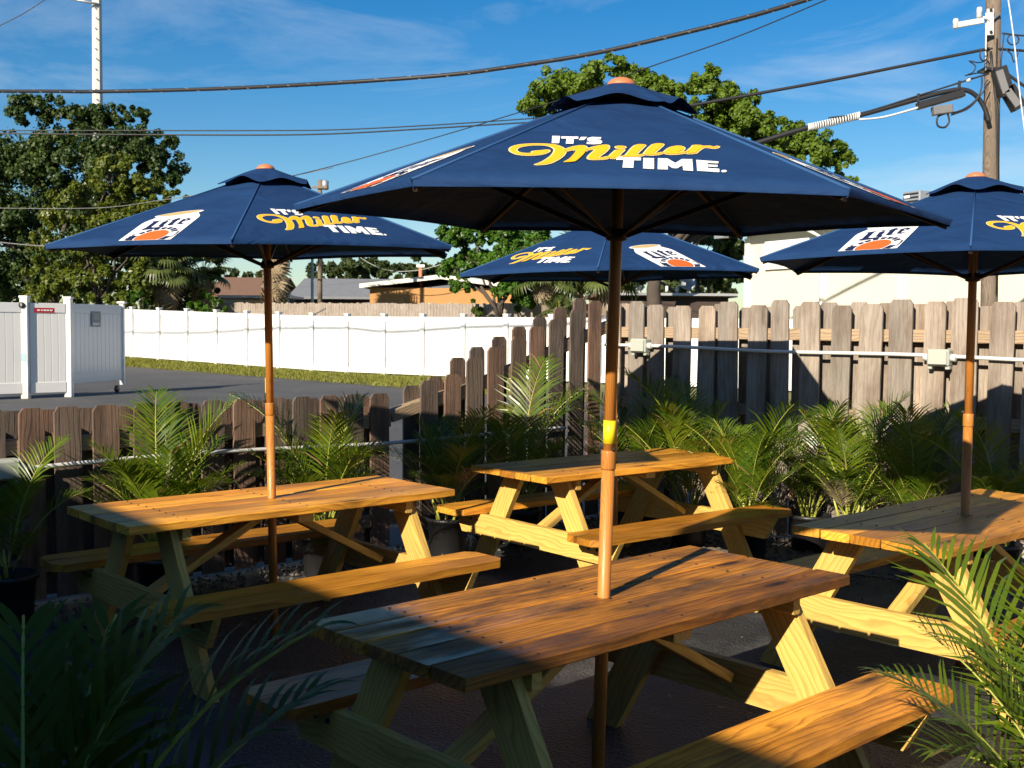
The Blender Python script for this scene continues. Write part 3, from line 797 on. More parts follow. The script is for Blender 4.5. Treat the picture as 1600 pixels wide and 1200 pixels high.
# ------------------------------------------------------------------ white enclosure on the left
P1, P2, P3 = Vector((-10.05, 23.25)), Vector((-9.40, 23.87)), Vector((-8.95, 25.85))
PL = P1 - (P2 - P1).normalized() * 2.4
en = empty("bin_enclosure", (P1.x, P1.y, 0), 0, "white vinyl bin enclosure standing open on the asphalt lot", "enclosure")
me_ep, me_ec = mkbox((0.15, 0.15, 2.08), M["vinyl"]), mkbox((0.18, 0.18, 0.045), M["vinyl"])
for P in (PL, P1, P2):
    q = P - P1
    po = wpart("post", me_ep, en, q.x, q.y, 1.04); wpart("post_cap", me_ec, po, 0, 0, 1.062)
def vpanel(name, par, a, b, zb0, zb1, zt, off, mat, npl):
    """boarded panel between two posts: rails and one plank per board"""
    d = (b - a); Ln = d.length - 0.16; d.normalize(); nrm = Vector((-d.y, d.x))
    o = empty(name); o.parent = en
    c = (a + b) / 2 + nrm * off - P1
    o.matrix_local = basis((c.x, c.y, 0), (d.x, d.y, 0), (nrm.x, nrm.y, 0))
    for nm, z, hh in (("top_rail", zt - 0.10, 0.20), ("bottom_rail", (zb0 + zb1) / 2 + 0.12, 0.22)):
        part_box(nm, o, (0, 0, z), (Ln, 0.06, hh), mat, 0.006)
    for k in range(npl):
        w = Ln / npl
        part_box("plank", o, (-Ln / 2 + w * (k + .5), 0, (zb0 + zt) / 2 + 0.05), (w - (0.003 if mat is M["vinyl_gloss"] else 0.008), 0.036, zt - zb0 - 0.3), mat, 0.004)
    return o
vpanel("panel", en, PL, P1, 0.1, 0.1, 1.98, 0.0, M["vinyl"], 14)
vpanel("panel", en, P1, P2, 0.1, 0.1, 1.98, -0.02, M["vinyl"], 5)
gt = empty("gate", (P2.x, P2.y, 0), 0, "white vinyl gate swung open at the right of the bin enclosure", "gate")
en_keep = en; en = gt; P1k = P1; P1 = P2
gp = vpanel("gate_panel", gt, P2, P3, 0.26, 0.26, 1.98, 0.0, M["vinyl_gloss"], 12)
q = P3 - P2
po = wpart("post", mkbox((0.1, 0.1, 1.86), M["vinyl"]), gt, q.x, q.y, 1.09); wpart("post_cap", me_ec, po, 0, 0, 0.952)
lathe("wheel", [(0.02, -0.02), (0.08, -0.02), (0.08, 0.02), (0.02, 0.02)], M["black"], gt, 16,
      basis((q.x * 0.9, q.y * 0.9 - 0.05, 0.08), (0, 0, 1), (q.x, q.y, 0)))
en, P1 = en_keep, P1k
d = (P2 - P1).normalized(); nn = Vector((d.y, -d.x)); c = P1 + d * 0.38 + nn * 0.045
sg = empty("red_sign", (c.x, c.y, 1.83), math.atan2(d.y, d.x), "small red sign with white lettering on the enclosure's top rail", "sign")
part_box("plate", sg, (0, 0, 0), (0.42, 0.012, 0.10), M["red"])
for k, w in enumerate((0.05, 0.03, 0.06, 0.04, 0.05)):
    part_box("print", sg, (-0.12 + 0.065 * k, -0.009, 0.0), (w, 0.004, 0.03), M["print_white"])
d = (P3 - P2).normalized(); nn = Vector((d.y, -d.x)); c = P2 + d * 0.95 + nn * 0.035
sg = empty("grey_notice", (c.x, c.y, 1.66), math.atan2(d.y, d.x), "square grey notice fixed high on the white gate", "sign")
part_box("plate", sg, (0, 0, 0), (0.34, 0.012, 0.34), M["grey_sign"])
part_box("print", sg, (0, -0.009, 0.06), (0.22, 0.004, 0.14), M["print_grey"])
part_box("print", sg, (0, -0.009, -0.11), (0.26, 0.004, 0.05), M["print_white"])
c = P1 + Vector((0.0, -0.085))
lk_ = empty("post_lock", (c.x - 0.02, c.y, 1.93), 0, "round black lock near the top of the enclosure's front post", "lock")
lathe("lock_body", [(0.02, 0), (0.062, 0.0), (0.062, 0.03), (0.03, 0.04)], M["black"], lk_, 16, Matrix.Rotation(R(90), 4, 'X'))
part_box("keyhole", lk_, (0, -0.042, 0), (0.012, 0.006, 0.05), M["steel"])
c = P1 + Vector((0.0, -0.08))
st = box("blue_sticker", (c.x + 0.0, c.y, 0.86), (0.10, 0.006, 0.17), plain("pale_blue_sticker", (0.25, 0.38, 0.42)), None)
props(st, "pale blue sticker half way up the enclosure's front post", "sticker")

# ------------------------------------------------------------------ picket fences
def picket_mesh(h, w, t, ear, mat, key):
    k = ("pk", round(h, 2), round(w, 3), key)
    if k not in _cache:
        o = [(0, -w / 2), (h - ear, -w / 2), (h, -w / 2 + ear * 0.75), (h, w / 2 - ear * 0.75), (h - ear, w / 2), (0, w / 2)]
        me = prism_mesh(o, t); me.materials.append(mat); _cache[k] = me
    return _cache[k]

def picket(parent, o2, d, h, w, off, nrm, mat, lean, key, zb=0.03):
    p = o2 + nrm * off
    up = Vector((d.x * lean, d.y * lean, 1.0)).normalized()
    ob = mesh_obj("picket", picket_mesh(h, w, 0.019, 0.032, mat, key), parent)
    ob.matrix_local = basis((p.x, p.y, zb), up, (d.x, d.y, 0))
    return ob

r = random.Random(21)
tf = empty("tall_picket_fence", (K.x, K.y, 0), 0, "tall weathered shadowbox picket fence across the back right of the patio", "fence")
tf.location = (0, 0, 0)
outer = -NI
s = 0.05; k = 0
fronts = []
while s < 8.2:
    w = r.uniform(0.140, 0.176)
    fronts.append((s, w))
    h = 1.785 + r.uniform(-.03, .025) + (0.035 if 5.0 < s < 5.6 else 0)
    picket(tf, gl(s), GD, h, w, -0.050, outer, M["picket"], r.uniform(-.014, .014), "f%d" % (k % 9))
    s += r.uniform(0.213, 0.237); k += 1
for i in range(len(fronts) - 1):
    m_ = (fronts[i][0] + fronts[i + 1][0]) / 2 + r.uniform(-.03, .01)
    if i == 3: continue                              # one board is missing, the white fence shows through
    picket(tf, gl(m_), GD, 1.765 + r.uniform(-.02, .02), r.uniform(0.142, 0.160), 0.050, outer, M["picket"], r.uniform(-.008, .008), "b%d" % (i % 7))
for z in (0.35, 0.98, 1.57):
    for a, b in ((0.0, 2.4), (2.403, 4.8), (4.803, 8.3)):
        c = (gl(a) + gl(b)) / 2
        board("rail", tf, M["rail"], (gl(b) - gl(a)).length - .004, 0.089, 0.075, (c.x, c.y, z), (GD.x, GD.y, 0), (0, 0, 1))
for s in (0.0, 2.4, 4.8, 7.2):
    c = gl(s) + outer * 0.105
    board("post", tf, M["rail"], 1.70, 0.089, 0.089, (c.x, c.y, 0.85), (0, 0, 1), (GD.x, GD.y, 0))

lf = empty("low_picket_fence", (F0.x, F0.y, 0), 0, "low dark picket fence along the lot, stepping up to the tall fence", "fence")
lf.location = (0, 0, 0)
inn = Vector((FD.y, -FD.x)); out2 = -inn
def fh(t):
    if t < 2.34: return 1.094 + 0.004 * t
    if t < 2.88: return 1.12 + (t - 2.34) * 0.22
    return min(1.30 + (t - 2.95) * 0.355, 1.81)
t = -3.0; k = 0; prev = None
while t < 4.57:
    w = r.uniform(0.140, 0.158)
    if not (2.27 < t < 2.43):
        h = round(fh(t) * 50 + r.uniform(-.4, .4)) / 50
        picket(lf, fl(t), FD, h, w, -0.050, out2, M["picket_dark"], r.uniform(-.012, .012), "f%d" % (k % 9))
        if prev is not None:
            m_ = (t + prev) / 2 + 0.02
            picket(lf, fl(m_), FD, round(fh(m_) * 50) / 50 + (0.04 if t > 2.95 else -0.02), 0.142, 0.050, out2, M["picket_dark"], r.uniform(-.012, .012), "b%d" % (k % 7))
    prev = t
    t += r.uniform(0.206, 0.230); k += 1
def lrail(a, b, za, zb):
    c = (fl(a) + fl(b)) / 2; d3 = Vector((*(fl(b) - fl(a)), zb - za))
    board("rail", lf, M["rail"], d3.length - .004, 0.089, 0.075, (c.x, c.y, (za + zb) / 2), d3, (0, 0, 1))
lrail(-3.2, 0.2, 0.90, 0.91); lrail(0.203, 2.30, 0.91, 0.93); lrail(-3.2, 0.2, 0.22, 0.22); lrail(0.203, 2.85, 0.22, 0.22)
lrail(2.31, 2.90, 0.96, 1.10); lrail(2.903, 4.60, 1.08, 1.62); lrail(2.853, 4.60, 0.35, 0.35)
for t in (-2.8, -0.4, 1.9, 2.9):
    c = fl(t) + out2 * 0.105
    board("post", lf, M["rail"], fh(t) - 0.1, 0.089, 0.089, (c.x, c.y, fh(t) / 2 - 0.05), (0, 0, 1), (FD.x, FD.y, 0))

# conduit and junction boxes
def cond(name, pts, label):
    o = tube(name, pts, 0.0135, M["pvc"], None, 8)
    return props(o, label, "conduit", "white conduit along the picket fences")
def g3(s, off, z): q = gl(s) + NI * off; return (q.x, q.y, z)
def f3(t, off, z): q = fl(t) + inn * off; return (q.x, q.y, z)
cond("conduit", [g3(s, 0.095, 1.46 - 0.010 * s + 0.006 * math.sin(s * 3)) for s in [x * 0.3 for x in range(0, 28)]], "white conduit running straight along the tall picket fence")
cond("conduit", spline([f3(t, 0.095, 0.80 + 0.012 * math.sin(t * 2.1) - 0.005 * t) for t in [x * 0.5 - 3.0 for x in range(0, 15)]], 3), "white conduit running low along the dark picket fence")
def jbox(c, d, label):
    j = empty("junction_box", c, math.atan2(d.y, d.x), label, "junction box", "junction boxes on the picket fences")
    part_box("housing", j, (0, 0, 0), (0.15, 0.085, 0.115), M["pvc_box"], 0.008)
    part_box("lid", j, (0, -0.05 if True else 0, 0.0), (0.13, 0.014, 0.095), M["pvc_box"], 0.004)
    for sx in (-1, 1):
        lathe("collar", [(0.018, 0), (0.026, 0.0), (0.026, 0.035), (0.018, 0.035)], M["pvc"], j, 12,
              Matrix.Translation((sx * 0.075, 0, 0)) @ Matrix.Rotation(R(90 * sx), 4, 'Y'))
    for sx in (-1, 1):
        part_box("lug", j, (sx * 0.06, 0.0, -0.068), (0.03, 0.05, 0.026), M["pvc_box"], 0.004)
def s_of(x):
    d = ray(x, 520); kk = d.x / d.y
    return (K.x - kk * K.y) / (kk * GD.y - GD.x)
jbox(Vector(g3(s_of(1012), 0.105, 1.46)), GD, "pale junction box on the tall fence near its left corner")
jbox(Vector(g3(s_of(1478), 0.105, 1.425)), GD, "pale junction box on the tall fence beside the right umbrella pole")
jbox(Vector(f3(-0.38, 0.105, 0.80)), FD, "pale junction box on the low dark fence at its left")

# ------------------------------------------------------------------ trees
def leaf_cloud(centres, n, size, seed, flat=0.0, up=0.25, aspect=0.62):
    """n leaf-sized quads scattered in clumps; centres = [(Vector, radius)]"""
    r = np.random.RandomState(seed)
    C = np.array([c for c, _ in centres]); Rr = np.array([q for _, q in centres])
    wgt = Rr ** 2; wgt /= wgt.sum()
    ncl = max(8, n // 105)
    b = r.choice(len(C), ncl, p=wgt)
    d = r.normal(size=(ncl, 3)); d /= np.linalg.norm(d, axis=1)[:, None]
    d[:, 2] = np.where(d[:, 2] < -0.35, -d[:, 2] * 0.6, d[:, 2])
    cc = C[b] + d * (Rr[b] * r.uniform(0.50, 1.16, ncl))[:, None]
    cr = Rr[b] * r.uniform(0.11, 0.30, ncl)
    k = r.randint(0, ncl, n)
    e = r.normal(size=(n, 3)); e /= np.linalg.norm(e, axis=1)[:, None]
    P = cc[k] + e * (cr[k] * r.uniform(0.2, 1.0, n) ** 0.6)[:, None]
    nr = e * 0.7 + d[k] * 0.4 + r.normal(size=(n, 3)) * 0.55; nr[:, 2] += up
    nr /= np.linalg.norm(nr, axis=1)[:, None]
    t = r.normal(size=(n, 3)); t -= nr * (t * nr).sum(1)[:, None]; t /= np.linalg.norm(t, axis=1)[:, None]
    u = np.cross(nr, t)
    s = size * r.uniform(0.6, 1.35, n)
    V = np.empty((n, 4, 3))
    V[:, 0] = P - t * s[:, None]; V[:, 2] = P + t * s[:, None]
    V[:, 1] = P - u * (s * aspect)[:, None] + nr * (s * .2)[:, None]; V[:, 3] = P + u * (s * aspect)[:, None] + nr * (s * .2)[:, None]
    return V

def branch(p0, p1, r0, r1, sag=0.0, seg=6, wob=0.08, rr=rnd):
    p0, p1 = Vector(p0), Vector(p1); L_ = (p1 - p0).length
    pts = [p0.lerp(p1, i / seg) + Vector((rr.uniform(-1, 1), rr.uniform(-1, 1), rr.uniform(-1, 1))) * (wob * L_ * (0 < i < seg))
           for i in range(seg + 1)]
    return pts, [r0 + (r1 - r0) * i / seg for i in range(seg + 1)]

def tree(name, label, group, px_blobs, D, n, size, mat, base, trunk_r, seed, limbs=7, up=0.25, cat="tree", aspect=0.62, depth=0.5):
    """px_blobs: (x, y, r) in photograph pixels at distance D: lobes of the crown"""
    rr = random.Random(seed)
    bp = Vector(base)
    t = empty(name, bp, 0, label, cat, group)
    cs = []
    for x, y, q in px_blobs:
        rad = q * 0.90 * D / FPX
        c = at(x, y, D) + Vector((0, rr.uniform(-.6, .6) * rad * depth * 2, 0)) - bp
        cs.append((c, rad))
    o = mesh_obj("crown", tri_mesh("crown", leaf_cloud(cs, n, size, seed, up=up, aspect=aspect)), t, mat)
    top = sum((c for c, _ in cs), Vector()) / len(cs)
    fork = Vector((0, 0, 0)).lerp(top, 0.42); fork.z = max(fork.z, 0.8)
    pts, rad = branch((0, 0, -0.1), fork, trunk_r, trunk_r * 0.72, seg=7, wob=0.03, rr=rr)
    tr = tube("trunk", pts, rad, M["bark"], t, 10)
    big = sorted(cs, key=lambda a: -a[1])[:limbs]
    for c, q in big:
        pts, rad = branch(fork, c, trunk_r * 0.5, trunk_r * 0.1, seg=6, wob=0.07, rr=rr)
        tube("limb", pts, rad, M["bark"], tr, 6)
    return t
def gpt(x, D, z=None):
    p = at(x, 505, D)
    q = WN.x * p.x + WN.y * p.y - WC
    return Vector((p.x, p.y, (0.0 if q < 0 else min(0.65, 0.1 + q * 0.08)) if z is None else z))

G_T = "trees beyond the white fence"
tree("oak_tree", "tall spreading oak tree behind the front umbrella", G_T,
     [(865, 165, 52), (905, 140, 45), (950, 118, 38), (1000, 135, 42), (1040, 160, 40), (830, 175, 24), (1105, 150, 45), (1130, 185, 55), (1165, 205, 50),
      (1190, 250, 55), (1240, 225, 42), (1265, 250, 45), (1300, 260, 36), (1310, 290, 28), (1090, 240, 60), (1000, 230, 65), (930, 230, 65), (1140, 300, 60),
      (1235, 300, 50), (880, 260, 45), (860, 330, 50), (800, 330, 40), (1060, 330, 60)], 44, 120000, 0.080, M["oak"], gpt(1010, 44), 0.34, 31, limbs=12)
tree("oak_tree", "dense dark tree at the left behind the bin enclosure", G_T,
     [(60, 185, 42), (120, 195, 40), (175, 200, 42), (205, 185, 28), (235, 230, 42), (250, 275, 40), (200, 260, 60), (110, 260, 75), (30, 260, 60), (-30, 270, 70),
      (60, 340, 80), (150, 340, 70), (-20, 360, 80), (262, 290, 28), (40, 420, 60), (130, 420, 60), (-40, 440, 60), (45, 160, 22), (-80, 330, 80), (210, 410, 50), (20, 470, 50), (90, 465, 50), (160, 460, 45), (-60, 480, 50), (215, 450, 30), (245, 430, 45), (285, 445, 40), (260, 475, 38), (320, 450, 30)],
     50, 140000, 0.085, M["dense"], gpt(60, 50), 0.36, 32, limbs=9)
tree("citrus_tree", "yellow green broad leaved tree in front of the dense dark tree", G_T,
     [(180, 270, 38), (150, 300, 42), (215, 300, 40), (120, 330, 40), (85, 350, 36), (180, 350, 48), (235, 330, 36), (70, 390, 32), (130, 390, 42), (200, 390, 40), (60, 425, 24), (270, 305, 18), (100, 445, 36), (150, 435, 36), (200, 445, 36), (60, 465, 30), (130, 470, 30), (190, 475, 28)],
     45.5, 46000, 0.085, M["citrus"], gpt(150, 45.5), 0.16, 33, up=0.45, aspect=0.55)
tree("broadleaf_tree", "bright green leafy tree between the left and front umbrellas", G_T,
     [(715, 375, 32), (745, 360, 34), (785, 370, 40), (720, 420, 36), (760, 420, 40), (800, 410, 42), (835, 385, 36), (725, 450, 22), (800, 455, 30), (840, 440, 30), (820, 475, 26), (690, 385, 14)],
     38, 44000, 0.068, M["bright"], gpt(790, 38), 0.15, 34, up=0.4)
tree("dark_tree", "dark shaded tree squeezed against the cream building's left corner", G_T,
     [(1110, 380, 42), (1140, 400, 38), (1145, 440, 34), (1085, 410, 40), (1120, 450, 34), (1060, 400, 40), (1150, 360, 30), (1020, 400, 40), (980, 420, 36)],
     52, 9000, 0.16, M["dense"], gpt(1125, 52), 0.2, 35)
def bush(label, blobs, D, n, size, mat, seed):
    b0 = gpt(blobs[0][0], D)
    t = empty("bush", b0, 0, label, "bush", "bushes behind the white fence")
    cs = [(at(x, y, D) - b0, q * D / FPX) for x, y, q in blobs]
    mesh_obj("foliage", tri_mesh("foliage", leaf_cloud(cs, n, size, seed, up=.4)), t, mat)
    rr = random.Random(seed)
    for k in range(4):
        pts, rad = branch((rr.uniform(-.1, .1), rr.uniform(-.1, .1), 0), cs[k % len(cs)][0], 0.03, 0.012, rr=rr)
        tube("stem", pts, rad, M["bark"], t, 5)
bush("bright green bush right behind the gate's far post", [(205, 472, 20), (222, 462, 18), (190, 480, 16), (235, 478, 16)], 45.5, 1600, 0.11, M["bright"], 41)
bush("rounded bright green bush left of the old board fence", [(318, 468, 16), (310, 482, 16), (326, 484, 14)], 47, 1200, 0.11, M["bright"], 42)
bush("thin green bush touching the board fence's left end", [(343, 480, 10), (346, 492, 10)], 46.5, 600, 0.10, M["bright"], 43)
bush("trailing bush hanging over the old board fence", [(745, 488, 12), (738, 475, 8), (752, 497, 9)], 41, 700, 0.09, M["oak"], 44)

def treeline(name, spans, D, n, size, seed):
    cs = []
    rr = random.Random(seed)
    for x0, x1, y0, y1 in spans:
        x = x0
        while x < x1:
            q = rr.uniform(16, 26)
            top = y0 + (y1 - y0) * rr.uniform(0, .25)
            y = top + q
            while y < y1 + q:
                cs.append((at(x + rr.uniform(-6, 6), y, D + rr.uniform(-6, 6)), q * D / FPX)); y += q * 1.3
            x += q * 0.9
    o = mesh_obj(name, tri_mesh(name, leaf_cloud(cs, n, size, seed)), None, M["far_leaf"])
    props(o, kind="stuff")
treeline("far_woods", [(505, 720, 396, 440)], 112, 16000, 0.36, 51)
treeline("far_woods", [(330, 425, 405, 445), (-60, 60, 400, 480), (230, 340, 420, 480)], 92, 12000, 0.3, 52)
treeline("far_woods", [(930, 1170, 415, 460)], 78, 12000, 0.26, 53)

def fan_leaf(Rl, seed, n=26, droop=0.5):
    """costapalmate leaf: segments radiating from the end of a petiole along +X"""
    rr = random.Random(seed); V = []
    for k in range(n):
        a = R(-115 + 230 * k / (n - 1)) + rr.uniform(-.03, .03)
        ln = Rl * (0.75 + 0.25 * math.cos(a * 0.6)) * rr.uniform(.88, 1.05)
        d = Vector((math.cos(a), math.sin(a), 0)); sd = Vector((-d.y, d.x, 0))
        w = Rl * 0.062
        p = [Vector((0, 0, 0)), d * ln * .5 + Vector((0, 0, 0.03 * Rl)), d * ln * .8 + Vector((0, 0, -droop * .12 * Rl)), d * ln * 0.98 + Vector((0, 0, -droop * rr.uniform(.3, .6) * Rl))]
        ws = [0.25, 1.0, 0.7, 0.04]
        for i in range(3):
            V.append([p[i] - sd * w * ws[i], p[i] + sd * w * ws[i], p[i + 1] + sd * w * ws[i + 1], p[i + 1] - sd * w * ws[i + 1]])
    return np.array([[tuple(v) for v in q] for q in V])
FANS = [tri_mesh("fan_frond", fan_leaf(0.72, s_, droop=.5 + .2 * (s_ % 3))) for s_ in range(4)]
DEAD = [tri_mesh("dead_fan_frond", fan_leaf(0.72, 10 + s_, n=18, droop=1.2)) for s_ in range(3)]
for m_ in FANS: m_.materials.append(M["sabal"])
for m_ in DEAD: m_.materials.append(M["dead_frond"])
def fan_palm(label, x, ytop, D, scale, nf, nd, seed, tr=0.16, ybase=None):
    rr = random.Random(seed)
    b0 = gpt(x, D); top = at(x, ytop, D).z - b0.z
    t = empty("fan_palm", b0, 0, label, "palm tree", "fan palms beyond the white fence")
    trk = tube("trunk", [(0, 0, -.1), (0.03, 0, top * .5), (0, 0, top)], [tr * 1.1, tr, tr * .9], M["palm_bark"], t, 10)
    for k in range(nf):
        az = 2.4 * k + rr.uniform(-.3, .3); el = R(80 - 105 * (k / nf)) + rr.uniform(-.15, .15)
        d = Vector((math.cos(az) * math.cos(el), math.sin(az) * math.cos(el), math.sin(el)))
        pe = d * scale * rr.uniform(.65, .95); o_ = Vector((0, 0, top))
        mid = o_ + pe * .6 + Vector((0, 0, .06)); end = o_ + pe
        side = Vector((-math.sin(az), math.cos(az), 0)); nr = d.cross(side)
        if nr.z < 0: side = -side
        dd = (d + Vector((0, 0, -.35))).normalized()
        f = mesh_obj("frond", FANS[rr.randrange(4)], t)
        fm = basis(end, dd, side) @ Matrix.Scale(scale * rr.uniform(.85, 1.15), 4)
        f.matrix_local = fm; fi = fm.inverted()
        tube("petiole", [fi @ o_, fi @ mid, fi @ end], 0.014, M["stem"], f, 4)
    for k in range(nd):
        az = 2.1 * k + rr.uniform(-.4, .4); el = R(rr.uniform(-80, -55))
        d = Vector((math.cos(az) * math.cos(el), math.sin(az) * math.cos(el), math.sin(el)))
        side = Vector((-math.sin(az), math.cos(az), 0))
        end = Vector((math.cos(az) * tr * 1.3, math.sin(az) * tr * 1.3, top - rr.uniform(.1, 1.0) * scale * (nd / 14)))
        f = mesh_obj("dead_frond", DEAD[rr.randrange(3)], t)
        f.matrix_local = basis(end, d, side) @ Matrix.Scale(scale * rr.uniform(.8, 1.1), 4)
    return t
fan_palm("fan palm with yellowed skirt left of the left umbrella pole", 262, 425, 47, 1.15, 22, 16, 61)
fan_palm("fan palm with drooping tan fronds beside the rounded bush", 318, 428, 49, 1.0, 16, 16, 62)
fan_palm("shaggy palm with a grey dead skirt behind the left umbrella pole", 432, 350, 50, 1.25, 18, 34, 63, tr=0.24)
fan_palm("drooping fan palm left of the stepped picket fence's top", 852, 438, 37.5, 0.95, 20, 4, 64)
fan_palm("fan palm rising just above the stepped pickets", 903, 428, 39, 1.0, 20, 6, 65)
fan_palm("small low fan palm against the white fence's right part", 872, 492, 36.5, 0.55, 12, 0, 66, tr=0.1)
fan_palm("fan palm half hidden by the front umbrella pole", 945, 432, 38, 0.95, 18, 4, 67)

# ------------------------------------------------------------------ utility poles and wires
pb = gpt(155, 58); pt_ = at(151, -30, 58)
cp = empty("concrete_pole", pb, 0, "pale concrete utility pole rising behind the dense left tree", "utility pole")
tube("shaft", [(0, 0, -.2), Vector(pt_ - pb)], [0.31, 0.245], M["concrete"], cp, 8, smooth=False)
for k in range(26):
    f_ = 0.25 + 0.028 * k
    q = (pt_ - pb) * f_
    part_box("step_bolt", cp, (q.x + (0.08 if k % 2 else 0.02), q.y - 0.29, q.z), (0.05, 0.10, 0.03), M["bolt"])
q = at(146, 5, 57.6) - pb; q2 = at(107, -3, 57.4) - pb
tube("arm", [q + Vector((.2, .3, 0)), q, q2], 0.07, M["steel"], cp, 6)

pb = at(1548, 520, 16.000); pb.z = 0
pt_ = at(1552.5, -40, 16.000)
up_ = empty("wooden_pole", pb, 0, "weathered wooden utility pole at the right in front of the cream building", "utility pole")
ax = pt_ - pb
tube("shaft", [(0, 0, -.2), ax * .35, ax * .7, ax], [0.122, 0.115, 0.108, 0.10], M["utility"], up_, 14)
def U(x, y, D=16.000): return at(x, y, D) - pb
def lift(x0, y0, x1, y1): return None
tube("ground_wire", [U(1558, 60, 15.888), U(1556, 160, 15.880), U(1559, 290, 15.872), U(1557, 460, 15.864)], 0.012, M["cable"], up_, 6)
tube("ground_wire", [U(1541, 20, 15.888), U(1540, 110, 15.880)], 0.012, M["pvc"], up_, 6)
tube("riser_cable", [U(1548, 80, 15.872), U(1551, 115, 15.872), U(1559, 175, 15.880), U(1560, 320, 15.880)], 0.02, M["cable"], up_, 6)
def strip(name, x0, y0, x1, y1, D, w, t, mat, par):
    a, b = U(x0, y0, D), U(x1, y1, D); d = b - a
    bm = bmesh.new(); box_bm(bm, (0, 0, 0), (d.length, w, t))
    me = bpy.data.meshes.new(name); bm.to_mesh(me); bm.free(); me.materials.append(mat)
    o = mesh_obj(name, me, par); o.matrix_local = basis((a + b) / 2, d, (0, 1, 0)); return o
bk = strip("bracket_plate", 1547, 14, 1547, 55, 15.840, 0.03, 0.09, M["pvc"], up_)
part_box("bolt", bk, (0.14, -0.03, 0), (0.03, 0.03, 0.03), M["bolt"]); part_box("bolt", bk, (-0.16, -0.03, 0), (0.03, 0.03, 0.03), M["bolt"])
arm = strip("bracket_arm", 1536, 32, 1491, 40, 15.800, 0.06, 0.07, M["pvc"], up_)
tube("brace", [U(1536, 26, 15.824), U(1546, 34, 15.840), U(1563, 21, 15.880)], 0.018, M["steel"], up_, 6)
for x, y0, y1 in ((1493, 29, 45), (1530, 11, 28)):
    a, b = U(x, y1, 15.800), U(x, y0, 15.800); h_ = (b - a).length
    lathe("insulator", [(0.02, 0), (0.04, 0.01), (0.036, h_ * .5), (0.042, h_ * .55), (0.034, h_ * .95), (0.015, h_)], M["pvc"], up_, 12, Matrix.Translation(a))
def loop(cx, cy, rx, ry, D, r_, par, mat, a0=0, a1=360):
    tube("cable_loop", [U(cx + rx * math.cos(R(a)), cy + ry * math.sin(R(a)), D) for a in range(a0, a1 + 1, 20)], r_, mat, par, 5)
loop(1537, 86, 6, 9, 15.760, 0.010, up_, M["cable"]); loop(1583, 62, 9, 8, 15.760, 0.010, up_, M["cable"])
tube("loose_wire", spline([U(1565, 75, 15.840), U(1572, 78, 15.680), U(1580, 85, 15.680), U(1584, 97, 15.680), U(1588, 90, 15.680), U(1592, 78, 15.680)], 4), 0.009, M["cable"], up_, 5)
tube("loose_wire", spline([U(1540, 95, 15.840), U(1528, 98, 15.680), U(1514, 95, 15.680), U(1524, 103, 15.680), U(1520, 113, 15.680), U(1508, 118, 15.680), U(1528, 114, 15.760), U(1542, 116, 15.840)], 4), 0.009, M["cable"], up_, 5)
tube("loose_wire", spline([U(1569, 52, 15.760), U(1567, 70, 15.760), U(1564, 100, 15.760), U(1565, 120, 15.840)], 4), 0.009, M["cable"], up_, 5)
for x0, y0, x1, y1 in ((1560, 106, 1573, 150), (1573, 137, 1592, 170)):
    bx_ = strip("splice_box", x0, y0, x1, y1, 15.760, 0.16, 0.17, M["cable"], up_)
    strip("splice_lid", x0 + 1, y0 + 4, x1 - 1, y1 - 5, 15.680, 0.03, 0.10, M["cable_grey"], up_)
part_box("strap", up_, U(1547, 110, 16.000), (0.26, 0.26, 0.035), M["cable"])

def wire(name, label, pts, r_, mat, D=None, group="overhead wires", sub=6, sides=6):
    P = [at(p[0], p[1], p[2] if len(p) > 2 else D) for p in pts]
    o = tube(name, spline(P, sub), r_, mat, None, sides)
    return props(o, label, "wire", group)
thick = [(-500, 150, 31.5), (-280, 146, 28.8), (-100, 143, 27.3), (66, 142.5, 25.9), (155, 143, 25.0), (330, 139, 23.9), (533, 129, 22.5), (700, 117, 21.8), (800, 104, 21.2), (930, 83, 20.4), (1066, 52, 19.6), (1170, 26, 19), (1262, -1, 18.4), (1330, -24, 18)]
bc_ = wire("bundled_cable", "thick twisted overhead cable sweeping right across the sky", thick, 0.040, M["cable"], sides=8)
P = spline([at(*p) for p in thick], 10); hel = []
acc = 0
for i in range(len(P) - 1):
    seg = (P[i + 1] - P[i]); m_ = max(1, int(seg.length / 0.16))
    tn = seg.normalized(); u = Vector((0, 0, 1)); u = (u - tn * u.dot(tn)).normalized(); v = tn.cross(u)
    for j in range(m_):
        hel.append(P[i] + seg * (j / m_) + (u * math.cos(acc) + v * math.sin(acc)) * 0.044); acc += 0.16 / 0.5 * 2 * math.pi
tube("lashing", hel, 0.007, M["cable_grey"], bc_, 4)
wire("overhead_wire", "upper of the two thin parallel wires crossing at the dense tree's top", [(-40, 204), (150, 204), (400, 204), (533, 202.5), (700, 194), (860, 183)], 0.022, M["cable"], 41)
wire("overhead_wire", "lower of the two thin parallel wires crossing at the dense tree's top", [(-40, 208), (150, 210), (400, 211), (533, 208.5), (700, 199), (860, 189)], 0.027, M["cable"], 41)
wire("overhead_wire", "thin wire climbing from the left umbrella past the front umbrella's top to the sky's edge", [(440, 279, 40), (533, 256, 39), (680, 215, 38), (813, 175, 36), (920, 141, 34), (1011, 106, 32), (1150, 58, 30), (1290, 0, 28), (1330, -18, 27)], 0.017, M["cable"])
wire("overhead_wire", "faint pale wire crossing the yellow green tree", [(-30, 325, 43), (150, 325, 43), (250, 313, 42.5), (330, 300, 42), (520, 262, 41)], 0.013, M["cable_grey"])
wire("overhead_wire", "short thin wire cutting the sky's upper left corner", [(-30, 58), (0, 40), (40, 19), (90, -14)], 0.022, M["cable"], 50)
